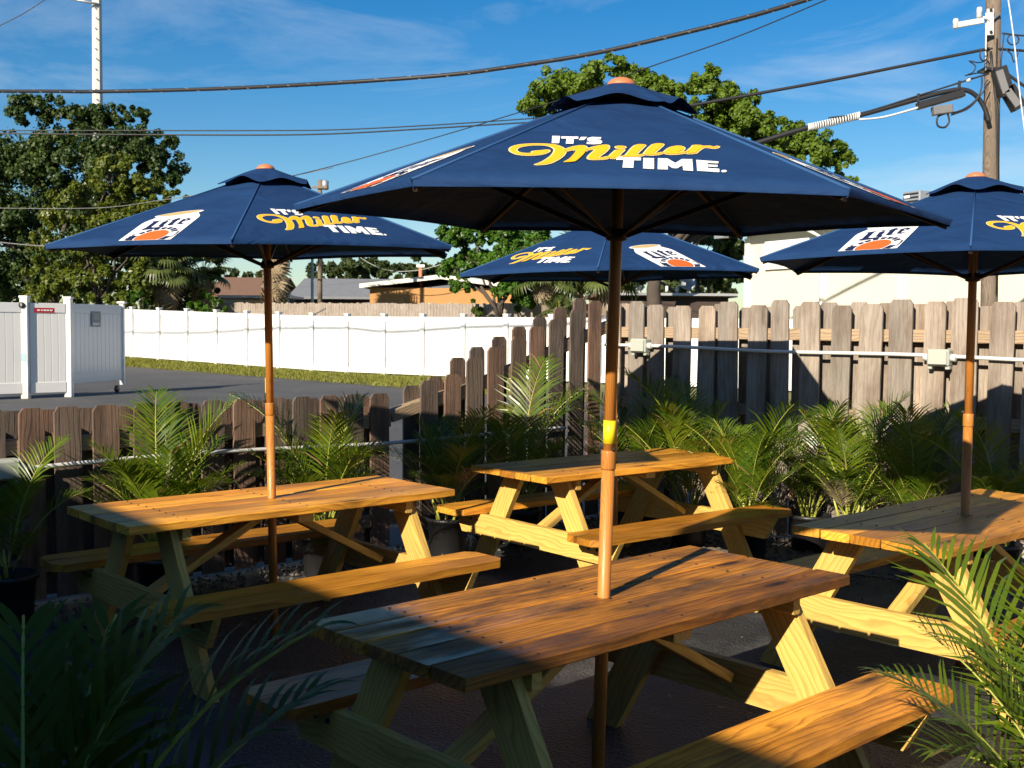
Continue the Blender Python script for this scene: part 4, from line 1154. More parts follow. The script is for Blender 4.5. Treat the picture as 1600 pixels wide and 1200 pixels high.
wire("overhead_wire", "black wire running straight to the wooden pole's middle bracket", [(1040, 172), (1190, 145), (1300, 125), (1420, 101), (1545, 76)], 0.022, M["cable"], 15.920)
wire("overhead_wire", "sagging dark wire low behind the left umbrella's right edge", [(430, 392), (490, 402), (540, 401), (615, 392), (690, 370), (760, 340)], 0.035, M["cable"], 49)
wire("overhead_wire", "thin yellowish guy wire dipping over the grey shingle roof", [(545, 388), (575, 410), (610, 423), (655, 422), (700, 410)], 0.018, M["pvc_box"], 56)
wire("overhead_wire", "low grey wire passing under the left umbrella's canopy", [(-30, 375, 42), (60, 384, 42), (200, 388, 42), (330, 398, 42), (400, 396, 42)], 0.02, M["cable_grey"])
wire("overhead_wire", "upper black wire leaving the wooden pole to the right", [(1545, 76), (1580, 78), (1640, 82)], 0.018, M["cable"], 15.920)
wire("overhead_wire", "black wire at the insulator level leaving the picture right of the pole", [(1566, 52), (1590, 55), (1650, 60)], 0.016, M["cable"], 19.8)
wire("overhead_wire", "thick black cable dropping right from the pole's splice box", [(1560, 103), (1580, 120), (1610, 140), (1660, 165)], 0.028, M["cable"], 19.8)
wire("overhead_wire", "bright white guy wire falling to the right of the wooden pole", [(1574, -10, 15.520), (1584, 60, 15.520), (1594, 150, 15.520), (1606, 240, 15.520)], 0.010, M["pvc"])
trunk_c = wire("trunk_cable", "black cable with pale coiled wrap arching down the wooden pole", [(1080, 256), (1190, 221), (1260, 200), (1340, 181), (1430, 156), (1470, 145), (1502, 140), (1522, 147), (1537, 166), (1545, 190)], 0.034, M["cable"], 15.800, sides=8)
P = spline([at(*p, 15.800) for p in ((1262, 199.5), (1300, 191), (1342, 180.5))], 16); hel = []
for i, p in enumerate(P):
    for j in range(5):
        a = (i * 5 + j) * 0.9
        q = p.lerp(P[min(i + 1, len(P) - 1)], j / 5); hel.append(q + Vector((0.0, math.cos(a) * .048, math.sin(a) * .048)))
tube("coiled_wrap", hel, 0.012, M["pvc"], trunk_c, 4)
cb_ = empty("cable_box", at(1468, 158, 15.760), 0, "black splice enclosure hanging under the arched cable", "cable box")
def C_(x, y, D=15.760): return at(x, y, D) - cb_.location
def slab(name, x0, y0, x1, y1, th, dp, mat, D=15.760):
    a, b = C_(x0, y0, D), C_(x1, y1, D); d = b - a
    bm = bmesh.new(); box_bm(bm, (0, 0, 0), (d.length, dp, th)); bmesh.ops.bevel(bm, geom=bm.edges[:], offset=0.012, segments=1, affect='EDGES')
    me = bpy.data.meshes.new(name); bm.to_mesh(me); bm.free(); me.materials.append(mat)
    o = mesh_obj(name, me, cb_); o.matrix_local = basis((a + b) / 2, d, (0, 1, 0)); return o
slab("enclosure", 1434, 166, 1505, 146, 0.10, 0.16, M["cable"])
slab("terminal", 1457, 174, 1487, 170, 0.12, 0.13, M["cable_grey"])
tube("drop_loop", spline([C_(1483, 176), C_(1466, 182), C_(1465, 196), C_(1476, 199), C_(1483, 190), C_(1481, 178)], 5), 0.014, M["cable"], cb_, 6)
tube("drop_cable", spline([C_(1486, 177), C_(1505, 171), C_(1523, 158), C_(1533, 140), C_(1534, 118)], 5), 0.012, M["cable"], cb_, 6)
tube("drop_cable", spline([C_(1486, 180), C_(1512, 170), C_(1530, 152), C_(1545, 130)], 5), 0.010, M["cable"], cb_, 6)
ms_ = wire("messenger_wire", "thin messenger wire with small clamps above the arched cable", [(1295, 184), (1345, 177), (1430, 151), (1500, 129), (1545, 115)], 0.012, M["cable"], 15.776)
for x, y in ((1435, 153), (1499, 133)):
    box_ = mesh_obj("clamp", mkbox((0.035, 0.035, 0.12), M["cable"]), ms_, None, Matrix.Translation(at(x, y, 15.776)))
bm = bmesh.new(); bmesh.ops.create_uvsphere(bm, u_segments=10, v_segments=6, radius=0.035, matrix=Matrix.Translation(at(1513, 125, 15.760)))
bm_obj("wire_ball", bm, M["pvc"], ms_, True)
wire("overhead_wire", "short white wire between the coiled wrap and the splice enclosure", [(1342, 187), (1380, 183), (1425, 171), (1434, 168)], 0.014, M["pvc"], 15.760)
for x, y0, D, r_, mat, lab in ((488, 385, 52, 0.075, "concrete", "thin pale utility pole behind the board fence left of its dark twin"),
                               (500, 281, 51, 0.115, "utility", "dark wooden utility pole with a small transformer above the left umbrella")):
    b0 = gpt(x, D); t_ = at(x, y0, D) - b0
    pp = empty("thin_pole", b0, 0, lab, "utility pole")
    tube("shaft", [(0, 0, -.1), t_], [r_, r_ * .85], M[mat], pp, 8)
    if mat == "utility":
        lathe("transformer", [(0.05, 0), (0.16, 0.02), (0.16, 0.40), (0.05, 0.46)], M["steel"], pp, 12, Matrix.Translation(at(508, 297, D) - b0))
        part_box("crossarm", pp, t_ - Vector((0, .15, .35)), (0.7, 0.08, 0.09), M["utility"])
    else:
        part_box("cap", pp, t_ + Vector((0, 0, .03)), (0.17, 0.17, 0.06), M["steel"])
b0 = at(652, 440, 57); t_ = at(652, 417, 57)
vp = empty("roof_mast", (b0.x, 59, 3.6), 0, "short rusty mast with a white cap on the orange house's roof", "mast")
tube("shaft", [(0, 0, -.2), (0, 0, 0.95)], 0.10, M["finial"], vp, 8)
part_box("cap", vp, (0, 0, 1.02), (0.42, 0.2, 0.14), M["vinyl"])

# ------------------------------------------------------------------ picnic tables
TW, TL, TZ = 0.712, 1.80, 0.74
def picnic_table(loc, yaw, label, top_mat, bench_mat, leg_mat, detail=1):
    t = empty("picnic_table", (loc[0], loc[1], 0), yaw, label, "picnic table", "wooden picnic tables on the patio")
    rr = random.Random(int(loc[1] * 100))
    X, Y, Z = (1, 0, 0), (0, 1, 0), (0, 0, 1)
    pw = 0.1397
    for k in range(5):
        y = (k - 2) * (pw + 0.0065)
        board("tabletop_plank", t, top_mat, TL + round(rr.uniform(-.004, .004), 3), pw, 0.038, (rr.uniform(-.003, .003), y, TZ - 0.019 + rr.uniform(-.0028, .0008)), X, Y, b=0.004)
    # benches: two planks each, outer corners cut
    ch = 0.045; zb = 0.43
    for sy in (-1, 1):
        for j, (yc, so) in enumerate(((0.5655, -1), (0.7085, 1))):
            h = pw / 2; e = TL / 2 + 0.004 * j
            key = ("bench", so * sy, bench_mat.name)
            if key not in _cache:
                if so * sy > 0: o_ = [(-e, -h), (e, -h), (e, h - ch), (e - ch, h), (-e + ch, h), (-e, h - ch)]
                else: o_ = [(-e + ch, -h), (e - ch, -h), (e, -h + ch), (e, h), (-e, h), (-e, -h + ch)]
                me = prism_mesh(o_, 0.038); me.materials.append(bench_mat); _cache[key] = me
            mesh_obj("seat_plank", _cache[key], t, None, Matrix.Translation((0, sy * yc, zb - 0.019 + rr.uniform(-.001, .001))))
    for sx in (-1, 1):
        for sy in (-1, 1):
            # leg: slanted 2x6 with level cuts at top and foot
            yt, yb, hh = 0.20 * sy, 0.60 * sy, 0.071
            zt = TZ - 0.042
            key = ("leg", sx, sy, leg_mat.name)
            d = Vector((0, yb - yt, -zt)); Ld = d.length; d.normalize()
            if key not in _cache:
                n_ = Vector((0, -d.z, d.y)) if True else None
                ww = hh / abs(d.z)
                # outline in (along, across) coordinates of the board
                def loc2(y, z):
                    v = Vector((0, y - yt, z - zt)); return (v.dot(d) - Ld / 2, v.dot(n_))
                o_ = [loc2(yt - ww, zt), loc2(yb - ww, 0), loc2(yb + ww, 0), loc2(yt + ww, zt)]
                area = sum(o_[i][0] * o_[(i + 1) % 4][1] - o_[(i + 1) % 4][0] * o_[i][1] for i in range(4))
                if area < 0: o_ = o_[::-1]
                me = prism_mesh(o_, 0.038); me.materials.append(leg_mat); _cache[key] = me
            n_ = Vector((0, -d.z, d.y))
            c = Vector((sx * 0.66, (yt + yb) / 2, zt / 2))
            mesh_obj("leg", _cache[key], t, None, basis(c, d, n_))
        # seat support across both legs, outside them
        key = ("support", leg_mat.name)
        if key not in _cache:
            o_ = [(-0.78, 0.07), (-0.70, -0.07), (0.70, -0.07), (0.78, 0.07)]
            me = prism_mesh(o_, 0.038); me.materials.append(leg_mat); _cache[key] = me
        mesh_obj("seat_support", _cache[key], t, None, basis((sx * (0.66 + 0.040), 0, zb - 0.038 - 0.071), Y, Z))
        sup = bpy.data.objects[-1] if False else None
        for yy in (-0.60, -0.53, 0.53, 0.60):
            key = ("bolt",)
            if key not in _cache:
                bm = bmesh.new(); bmesh.ops.create_cone(bm, cap_ends=True, segments=8, radius1=0.009, radius2=0.009, depth=0.008)
                me = bpy.data.meshes.new("bolt"); bm.to_mesh(me); bm.free(); me.materials.append(M["bolt"]); _cache[key] = me
            mesh_obj("bolt", _cache[key], t, None, basis((sx * (0.66 + 0.061), yy, zb - 0.10 + 0.02 * (yy % 0.02 > .01)), Z, Y))
        board("cleat", t, leg_mat, 0.66, 0.060, 0.038, (sx * 0.619, 0, TZ - 0.0415 - 0.030), Y, Z)
        # diagonal brace to the middle cleat
        a, b = Vector((sx * 0.655, 0.0, 0.34)), Vector((sx * 0.06, 0.0, TZ - 0.075))
        board("brace", t, leg_mat, (b - a).length, 0.085, 0.037, (a + b) / 2, b - a, Y, b=0.003)
    board("cleat", t, leg_mat, 0.66, 0.085, 0.036, (0, 0, TZ - 0.0600), Y, X)
    bm = bmesh.new()
    for k in range(5):
        for x in (-0.619, 0.0, 0.619):
            for dy in (-.035, .035):
                bmesh.ops.create_cone(bm, cap_ends=True, segments=7, radius1=0.0048, radius2=0.0048, depth=0.003,
                                      matrix=Matrix.Translation((x + rr.uniform(-.008, .008), (k - 2) * (pw + .0065) + dy, TZ + .0005)))
    so = bm_obj("screw_heads", bm, M["bolt"], t); so["kind"] = "stuff"
    return t
TAB = {'A': (0.307, 3.652, .743), 'B': (-1.213, 5.672, .729), 'C': (.675, 7.356, .687), 'E': (2.171, 5.343, .735)}
picnic_table(TAB['A'][:2], TAB['A'][2], "nearest picnic table with damp darkened top, in front of the rest", M["table_wet"], M["bench_damp"], M["leg"])
picnic_table(TAB['B'][:2], TAB['B'][2], "orange stained picnic table at the left beside the low dark fence", M["table"], M["table"], M["leg"])
picnic_table(TAB['C'][:2], TAB['C'][2], "farthest picnic table, in the fence corner behind the front umbrella pole", M["table"], M["table"], M["leg"])
picnic_table(TAB['E'][:2], TAB['E'][2], "picnic table at the right under the right edge umbrella", M["table"], M["table"], M["leg"])

# ------------------------------------------------------------------ umbrellas
RIM = 1.044
def flat_polys(polys, fn, lift):
    """polys in panel coordinates -> one mesh lying on the canopy panel"""
    vs, fs = [], []
    for pl in polys:
        tri = geometry.tessellate_polygon([[Vector((x, y, 0)) for x, y in pl]])
        b = len(vs)
        vs += [fn(x, y, lift) for x, y in pl]
        for t in tri:
            a = (Vector((*pl[t[1]], 0)) - Vector((*pl[t[0]], 0))).cross(Vector((*pl[t[2]], 0)) - Vector((*pl[t[0]], 0))).z
            fs.append([b + i for i in (t if a > 0 else t[::-1])])
    return vs, fs
def grow(pl, e):
    n = len(pl); out = []
    ar = sum(pl[i][0] * pl[(i + 1) % n][1] - pl[(i + 1) % n][0] * pl[i][1] for i in range(n))
    sg = 1 if ar > 0 else -1
    for i in range(n):
        a, b, c = Vector(pl[i - 1]), Vector(pl[i]), Vector(pl[(i + 1) % n])
        t1, t2 = (b - a), (c - b)
        if t1.length < 1e-6 or t2.length < 1e-6: out.append(pl[i]); continue
        n1 = Vector((t1.y, -t1.x)).normalized() * sg; n2 = Vector((t2.y, -t2.x)).normalized() * sg
        m_ = n1 + n2
        m_ = m_.normalized() if m_.length > .2 else n1
        out.append((pl[i][0] + m_.x * e, pl[i][1] + m_.y * e))
    return out
def clip_low(pl, v0):
    out = []
    for i in range(len(pl)):
        a, b = pl[i], pl[(i + 1) % len(pl)]
        if a[1] >= v0: out.append(a)
        if (a[1] - v0) * (b[1] - v0) < 0:
            t = (v0 - a[1]) / (b[1] - a[1]); out.append((a[0] + (b[0] - a[0]) * t, v0))
    return out
def smooth_closed(pl, n=3):
    out = []; m = len(pl)
    for i in range(m):
        p0, p1, p2, p3 = (Vector(pl[(i + k - 1) % m]) for k in range(4))
        sharp = (p1 - p0).normalized().dot((p2 - p1).normalized()) < 0.3
        for k in range(n):
            t = k / n
            q = 0.5 * ((2 * p1) + (p2 - p0) * t + (2 * p0 - 5 * p1 + 4 * p2 - p3) * t * t + (3 * p1 - p0 - 3 * p2 + p3) * t ** 3)
            out.append((q.x, q.y))
    return out
CAN_A = R(14.0); CAN_O = (0.036, 0.0)
def cl(p, q):
    c, s = math.cos(CAN_A), math.sin(CAN_A)
    return (CAN_O[0] + c * p - s * q, CAN_O[1] + s * p + c * q)
def canp(pl): return clip_low([cl(*p) for p in pl], 0.008)
def ellp(cx, cy, rx, ry, n=28, a0=0, a1=360): return [(cx + rx * math.cos(R(a0 + (a1 - a0) * k / n)), cy + ry * math.sin(R(a0 + (a1 - a0) * k / n))) for k in range(n + (a1 - a0 < 360))]
def arc_band(cx, cy, r0, r1, a0, a1, n=10):
    return [(cx + r1 * math.cos(R(a0 + (a1 - a0) * k / n)), cy + r1 * math.sin(R(a0 + (a1 - a0) * k / n))) for k in range(n + 1)] + \
           [(cx + r0 * math.cos(R(a1 - (a1 - a0) * k / n)), cy + r0 * math.sin(R(a1 - (a1 - a0) * k / n))) for k in range(n + 1)]
CC = (0.012, 0.052)
CAN = {
 "white": [canp([(-0.142, -0.12), (0.142, -0.12), (0.142, 0.275), (0.136, 0.30), (0.108, 0.345), (0.108, 0.352), (-0.108, 0.352), (-0.108, 0.345), (-0.136, 0.30), (-0.142, 0.275)]),
           canp(ellp(0, 0.372, 0.122, 0.030))],
 "tan": [canp(ellp(0, 0.375, 0.106, 0.021))],
 "navy": [canp(p) for p in (
     [(-0.098, 0.292), (-0.046, 0.292), (-0.058, 0.276), (-0.058, 0.196), (-0.034, 0.186), (-0.004, 0.186), (0.002, 0.198), (0.008, 0.178), (-0.014, 0.164), (-0.080, 0.164), (-0.102, 0.182), (-0.086, 0.196), (-0.086, 0.276)],
     [(-0.030, 0.262), (-0.016, 0.272), (-0.002, 0.262), (-0.002, 0.206), (0.008, 0.198), (-0.008, 0.186), (-0.026, 0.198)],
     [(-0.032, 0.284), (-0.014, 0.294), (0.000, 0.284), (-0.016, 0.275)],
     [(0.022, 0.288), (0.044, 0.298), (0.044, 0.274), (0.056, 0.274), (0.050, 0.260), (0.044, 0.260), (0.044, 0.206), (0.056, 0.198), (0.038, 0.186), (0.018, 0.198), (0.018, 0.260), (0.010, 0.262), (0.012, 0.272)],
     [(0.066, 0.264), (0.092, 0.274), (0.112, 0.256), (0.112, 0.238), (0.086, 0.226), (0.086, 0.236), (0.096, 0.243), (0.096, 0.252), (0.086, 0.257), (0.084, 0.204), (0.112, 0.206), (0.094, 0.186), (0.066, 0.198)])]
     + [canp(arc_band(*CC, 0.118, 0.126, a, a + 34)) for a in (-20, 150)]
     + [canp(arc_band(*CC, 0.088, 0.116, a, a + 14)) for a in (20, 38, 57, 76, 95, 114, 132)]
     + [canp(arc_band(*CC, 0.084, 0.118, a, a + 46)) for a in (-62, 150 + 8)],
 "orange": [canp(ellp(*CC, 0.077, 0.077, 36))],
 "grey": [canp([(-0.128 + .004 * k, 0.02 + 0.022 * k), (-0.112 + .004 * k, 0.02 + 0.022 * k), (-0.112 + .004 * k, 0.03 + 0.022 * k), (-0.128 + .004 * k, 0.03 + 0.022 * k)]) for k in range(5)]
       + [canp([(0.122, 0.06 + 0.02 * k), (0.134, 0.06 + 0.02 * k), (0.134, 0.068 + 0.02 * k), (0.122, 0.068 + 0.02 * k)]) for k in range(5)],
}
CAN = {k: [p for p in v if len(p) > 2] for k, v in CAN.items()}
GOLD = [smooth_closed(p) for p in ART_GOLD]
CREAM = [grow(p, 0.0042) for p in GOLD]
_um = {}
def umbrella(tab, tilt, rot, label, zr=1.234, za=1.638, tape=True):
    ax = Vector((tilt[0], tilt[1], 1)).normalized()
    e1 = Vector((1, 0, -tilt[0])).normalized(); e2 = ax.cross(e1)
    base = Vector((tab[0], tab[1], TZ)) - ax * (TZ / ax.z)
    u = empty("patio_umbrella", (0, 0, 0), 0, label, "umbrella", "navy patio umbrellas standing through the tables")
    u.matrix_world = basis(base, e1, e2) @ Matrix.Rotation(rot, 4, 'Z')
    zr_, za_ = zr + TZ, za + TZ
    ap = Vector((0, 0, za_ - 0.02))
    V6 = [Vector((RIM * math.cos(math.pi / 3 * k), RIM * math.sin(math.pi / 3 * k), zr_)) for k in range(6)]
    # parts made once, then shared by every umbrella
    if not _um:
        def pt(f, w, k=0, lift=0.0):
            """point on a panel: f 0 at the rim .. 1 at the top, w 0..1 across"""
            a, b = V6[k], V6[(k + 1) % 6]
            e = a.lerp(b, w)
            scal = 0.020 * math.sin(math.pi * w)
            e = e + (ap - (a + b) / 2).normalized() * scal
            p = e.lerp(ap, f)
            nr = (b - a).cross(ap - a).normalized()
            return p + nr * lift
        nf, nw = 12, 12; vs, fs = [], []
        for i in range(nf + 1):
            for j in range(nw + 1): vs.append(pt(i / nf * 0.90, j / nw))
        for i in range(nf):
            for j in range(nw):
                a = i * (nw + 1) + j; fs.append([a, a + 1, a + nw + 2, a + nw + 1])
        # hem turned down along the rim
        b0 = len(vs)
        for j in range(nw + 1): vs.append(pt(0, j / nw) + Vector((0, 0, -0.012)) - pt(0, j / nw).normalized() * 0.004)
        for j in range(nw): fs.append([j + 1, j, b0 + j, b0 + j + 1])
        _um["panel"] = mesh("canopy_panel", vs, fs); _um["panel"].materials.append(M["navy"])
        for p in _um["panel"].polygons: p.use_smooth = True
        a, b = V6[0], V6[1]; mid = (a + b) / 2; U_ = (b - a).normalized(); Lv = (ap - mid).length
        def fn(x, y, lift):
            f = y / Lv; half = (b - a).length / 2 * (1 - f)
            return pt(f, 0.5 + x / (2 * half), 0, lift)
        def pm(key, polys, lift, mat):
            vs, fs = flat_polys(polys, fn, lift); _um[key] = mesh(key if isinstance(key, str) else key[0], vs, fs); _um[key].materials.append(mat)
        for i_, pl in enumerate(ART_WHITE): pm(("letter", i_), [pl], 0.0030, M["print_white"])
        pm("script_outline", CREAM, 0.0022, M["print_cream"])
        for i_, pl in enumerate(GOLD): pm(("script_letter", i_), [pl], 0.0030 + 0.0001 * i_, M["print_gold"])
        pm("script_eye", ART_EYE, 0.0036, M["navy"])
        pm("can_body", CAN["white"], 0.0024, M["print_white"])
        pm("can_lid", CAN["tan"], 0.0032, M["print_tan"])
        for i_, pl in enumerate(CAN["navy"][:5]): pm(("can_letter", i_), [pl], 0.0032, M["print_navy"])
        pm("can_ring", CAN["navy"][5:], 0.0032, M["print_navy"])
        pm("can_disc", CAN["orange"], 0.0038, M["print_orange"])
        pm("can_marks", CAN["grey"], 0.0032, M["print_grey"])
        # vent cap with its wavy free edge
        vs, fs = [], []; n = 72; m_ = 6
        zap = za_ + 0.006
        for i in range(m_ + 1):
            f = i / m_
            for k in range(n):
                th = 2 * math.pi * k / n; w = (k % 12) / 12; kk = k // 12
                rr_ = RIM * 0.225 * (math.cos(math.pi / 6) / math.cos((th % (math.pi / 3)) - math.pi / 6))
                wave = 0.5 - 0.5 * math.cos(2 * math.pi * w + 0.5 * math.sin(kk * 2.1))
                amp = (0.026, 0.034, 0.020, 0.030, 0.026, 0.034)[kk]
                r_ = (0.045 + (rr_ - 0.045) * f)
                z = zap - 0.01 - (zap - (za_ - 0.404 * 0.225) - 0.012) * f ** 1.15 + amp * wave * f ** 1.8
                r_ += 0.012 * f * (1 - wave)
                vs.append((r_ * math.cos(th), r_ * math.sin(th), z))
        for i in range(m_):
            for k in range(n): fs.append([i * n + k, (i + 1) * n + k, (i + 1) * n + (k + 1) % n, i * n + (k + 1) % n])
        _um["vent"] = mesh("vent_cap", vs, fs); _um["vent"].materials.append(M["navy"])
        for p in _um["vent"].polygons: p.use_smooth = True
        _um["z0"] = zr
    lift_ = Matrix.Translation((0, 0, zr - _um["z0"]))
    for k in range(6):
        pn = mesh_obj("canopy_panel", _um["panel"], u, None, lift_ @ Matrix.Rotation(k * math.pi / 3, 4, 'Z'))
        if k % 2 == 0:
            pn["label"] = "canopy panel with white and yellow lettering"
            for key in [k_ for k_ in _um if isinstance(k_, tuple) and k_[0] in ("letter", "script_letter")] + ["script_outline", "script_eye"]: mesh_obj(key if isinstance(key, str) else key[0], _um[key], pn)
        else:
            pn["label"] = "canopy panel with a printed white can"
            for key in [k_ for k_ in _um if k_[0] == "can_letter"] + ["can_body", "can_lid", "can_ring", "can_disc", "can_marks"]:
                q_ = mesh_obj(key if isinstance(key, str) else key[0], _um[key], pn)
                if key in ("can_ring", "can_marks"): q_["kind"] = "stuff"
    mesh_obj("vent_cap", _um["vent"], u, None, lift_)
    Z0 = TZ + 0.455
    lathe("pole", [(0.0215, 0.0), (0.0215, Z0 + TZ * 0)], M["pole_v"], u, 16)
    lathe("upper_pole", [(0.0195, Z0 + 0.001), (0.0195, za_ - 0.01)], M["pole_v"], u, 16)
    lathe("collar", [(0.0235, Z0 - 0.035), (0.0245, Z0 - 0.03), (0.0245, Z0 + 0.022), (0.0235, Z0 + 0.027)], M["pole_v"], u, 16)
    if tape: lathe("tape_band", [(0.0203, Z0 + 0.05), (0.0205, Z0 + 0.05), (0.0205, Z0 + 0.125), (0.0203, Z0 + 0.125)], M["tape"], u, 16)
    part_box("screw", u, (0.012, -0.024, Z0 + 0.036), (0.010, 0.012, 0.010), M["bolt"])
    lathe("finial", [(0.047, za_ - 0.008), (0.045, za_ + 0.002), (0.034, za_ + 0.013), (0.016, za_ + 0.020), (0.004, za_ + 0.022)], M["finial"], u, 20)
    lathe("top_hub", [(0.03, za_ - 0.10), (0.05, za_ - 0.09), (0.05, za_ - 0.06), (0.03, za_ - 0.05)], M["rib"], u, 12)
    zh = zr_ - 0.06
    lathe("runner_hub", [(0.022, zh - .03), (0.034, zh - .025), (0.034, zh), (0.022, zh + .01)], M["rib"], u, 12)
    for k in range(6):
        d = Vector((math.cos(math.pi / 3 * k), math.sin(math.pi / 3 * k), 0))
        end = V6[k] - d * 0.012 - Vector((0, 0, 0.018)); st = Vector((0, 0, za_ - 0.075)) + d * 0.04
        rb = board("rib", u, M["rib"], (end - st).length, 0.014, 0.020, (st + end) / 2, end - st, Vector((-d.y, d.x, 0)), b=0.002)
        mdl = st.lerp(end, 0.52) - Vector((0, 0, .012)); s0 = Vector((0, 0, zh - 0.012)) + d * 0.03
        ri = basis((st + end) / 2, end - st, Vector((-d.y, d.x, 0))).inverted()
        a_, b_ = ri @ s0, ri @ mdl
        board("strut", rb, M["rib"], (b_ - a_).length, 0.011, 0.016, (a_ + b_) / 2, b_ - a_, (0, 1, 0), b=0.002)
        a0, a1 = V6[k] + Vector((0, 0, .001)), V6[k].lerp(ap, 0.86) + Vector((0, 0, .001))
        tube("seam", [a0, a0.lerp(a1, .5), a1], 0.0042, M["seam"], u, 5)
        # cloth pocket over the rib end
        q = V6[k]; sd = Vector((-d.y, d.x, 0))
        vs = [q + d * 0.006 + Vector((0, 0, .003)), q - d * .055 + sd * .028 + Vector((0, 0, .008)), q - d * .055 - sd * .028 + Vector((0, 0, .008)),
              q - d * 0.004 - Vector((0, 0, .020)), q - d * .05 + sd * .024 - Vector((0, 0, .004)), q - d * .05 - sd * .024 - Vector((0, 0, .004))]
        mesh_obj("rib_pocket", mesh("rib_pocket", vs, [[0, 1, 4, 3], [2, 0, 3, 5], [3, 4, 5]]), u, M["navy"])
    return u
M["pole_v"] = wood("reddish_pole_wood", (0.48, 0.19, 0.036), (0.26, 0.085, 0.016), rings=120, rough=(0.35, 0.5), contrast=0.55, knots=0.0, var=0.15, streak=0.4, bump=0.15, axis="Z")
umbrella(TAB['A'], (0.019, -0.025), -0.063, "nearest navy umbrella in front, its lettered panel facing straight forward", zr=1.246, za=1.650)
ub = umbrella(TAB['B'], (-0.011, -0.025), -math.pi / 2 + 0.078, "left navy umbrella, standing in the orange table at the left", zr=1.244, za=1.648, tape=False)
part_box("yellow_sticker", ub, (-0.008, -0.0195, TZ + 0.455 + 0.115), (0.012, 0.006, 0.075), M["tape"])
umbrella(TAB['C'], (-0.019, -0.002), -math.pi / 2 - 0.172 + math.pi / 3, "farthest navy umbrella, low behind the nearest one's pole", zr=1.212, za=1.616)
umbrella(TAB['E'], (0.004, 0.006), -math.pi / 2 - 0.397, "right navy umbrella, cut by the picture's right edge", zr=1.197, za=1.601, tape=False)

# ------------------------------------------------------------------ potted palms
def areca_frond(Lf, el0, bend, seed, npair=20, lw=0.018, ll=0.30, twist=0.0, nseg=3):
    """one feather frond growing from the origin towards +X; returns quads"""
    rr = random.Random(seed)
    Q = []; S = []
    n = 14; p = Vector((0, 0, 0)); path = [p.copy()]; el = el0
    for i in range(n):
        el = el0 - bend * ((i + 1) / n) ** 1.4
        p = p + Vector((math.cos(el), twist * (i / n) ** 2 * 0.6, math.sin(el))).normalized() * (Lf / n)
        path.append(p.copy())
    def P_(t):
        f = t * n; i = min(int(f), n - 1); return path[i].lerp(path[i + 1], f - i), (path[i + 1] - path[i]).normalized()
    for k in range(npair):
        t = 0.30 + 0.69 * (k + rr.uniform(-.2, .2)) / npair
        t = min(max(t, .28), 0.995)
        c, d = P_(t)
        side = Vector((0, 0, 1)).cross(d).normalized(); upv = d.cross(side)
        prof = math.sin(math.pi * min(1, (t - .22) / .80) ** 0.75) * .85 + .22
        for sg in (-1, 1):
            ln = ll * prof * rr.uniform(.85, 1.12); w = lw * (0.7 + .3 * prof)
            fw = 0.55 + 0.5 * t
            dr = (side * sg * (1.0 - 0.35 * t) + d * fw + upv * rr.uniform(.22, .5)).normalized()
            g = rr.uniform(.5, 1.1)
            wd_ = dr.cross(upv).normalized()
            pp = [c]; dd_ = dr.copy()
            for s_ in range(nseg):
                pp.append(pp[-1] + dd_ * ln / nseg)
                dd_ = (dd_ + Vector((0, 0, -1.0 * g * (s_ + 1) / nseg * 2.0 / nseg))).normalized()
            def wf(x): return 0.30 + 0.70 * min(1, x / .3) if x < .3 else max(0.03, (1 - ((x - .3) / .7) ** 1.7))
            for i in range(nseg):
                a_, b_ = wd_ * w * .5 * wf(i / nseg), wd_ * w * .5 * wf((i + 1) / nseg)
                Q.append([pp[i] - a_, pp[i] + a_, pp[i + 1] + b_, pp[i + 1] - b_])
    return Q, path
def leaf_mesh(name, Q, mat):
    vs, fs = [], []
    for q in Q:
        if vs and False: pass
        b = len(vs); vs += q; fs.append([b, b + 1, b + 2, b + 3])
    # weld each leaflet's segments so that it reads as one island
    me = mesh(name, vs, fs)
    bm = bmesh.new(); bm.from_mesh(me); bmesh.ops.remove_doubles(bm, verts=bm.verts[:], dist=1e-5); bm.to_mesh(me); bm.free()
    me.materials.append(mat); return me
FR = []
for i in range(12):
    Lf = (0.75, 0.9, 1.05, 0.62)[i % 4]
    Q, path = areca_frond(Lf, R(82 - 3 * (i % 5)), R(28 + 14 * (i % 4)), 100 + i, npair=23 + i % 4, lw=0.0145, twist=(-.25, .0, .25)[i % 3])
    sv, sf = tube_data(path, [0.0075 - 0.0006 * k * .7 for k in range(len(path))], 5)
    FR.append((leaf_mesh("frond", Q, M["areca"]), mesh("rachis", sv, sf)))
    FR[-1][1].materials.append(M["stem"])
DRY = []
for me_, rm_ in FR[:3]:
    d_ = me_.copy(); d_.materials.clear(); d_.materials.append(M["dead_frond"]); DRY.append((d_, rm_))
FRD = []
for i in range(8):
    Q, path = areca_frond((0.85, 1.0, .75, 1.1)[i % 4], R(78 - 5 * (i % 4)), R(58 + 14 * (i % 4)), 200 + i, npair=19, lw=0.021, ll=0.24, twist=(-.2, .15, .3)[i % 3], nseg=6)
    sv, sf = tube_data(path, [0.008 - 0.0006 * k * .7 for k in range(len(path))], 5)
    FRD.append((leaf_mesh("frond", Q, M["areca_dark"]), mesh("rachis", sv, sf)))
    FRD[-1][1].materials.append(M["stem"])
pot_me = None
def pot(parent, h=0.27, r0=0.115, r1=0.145):
    prof = [(0.02, 0.0), (r0, 0.0), (r0 + .004, 0.01), (r1 - .006, h - .03), (r1 + .006, h - .028), (r1 + .006, h), (r1 - .006, h), (r1 - .012, h - .03), (0.02, h - .03)]
    o = lathe("pot", prof, M["black"], parent, 48, ribs=0.018)
    lathe("soil", [(0.01, h - .031), (r1 - .013, h - .029), (r1 - .014, h - .036)], M["soil"], o, 20)
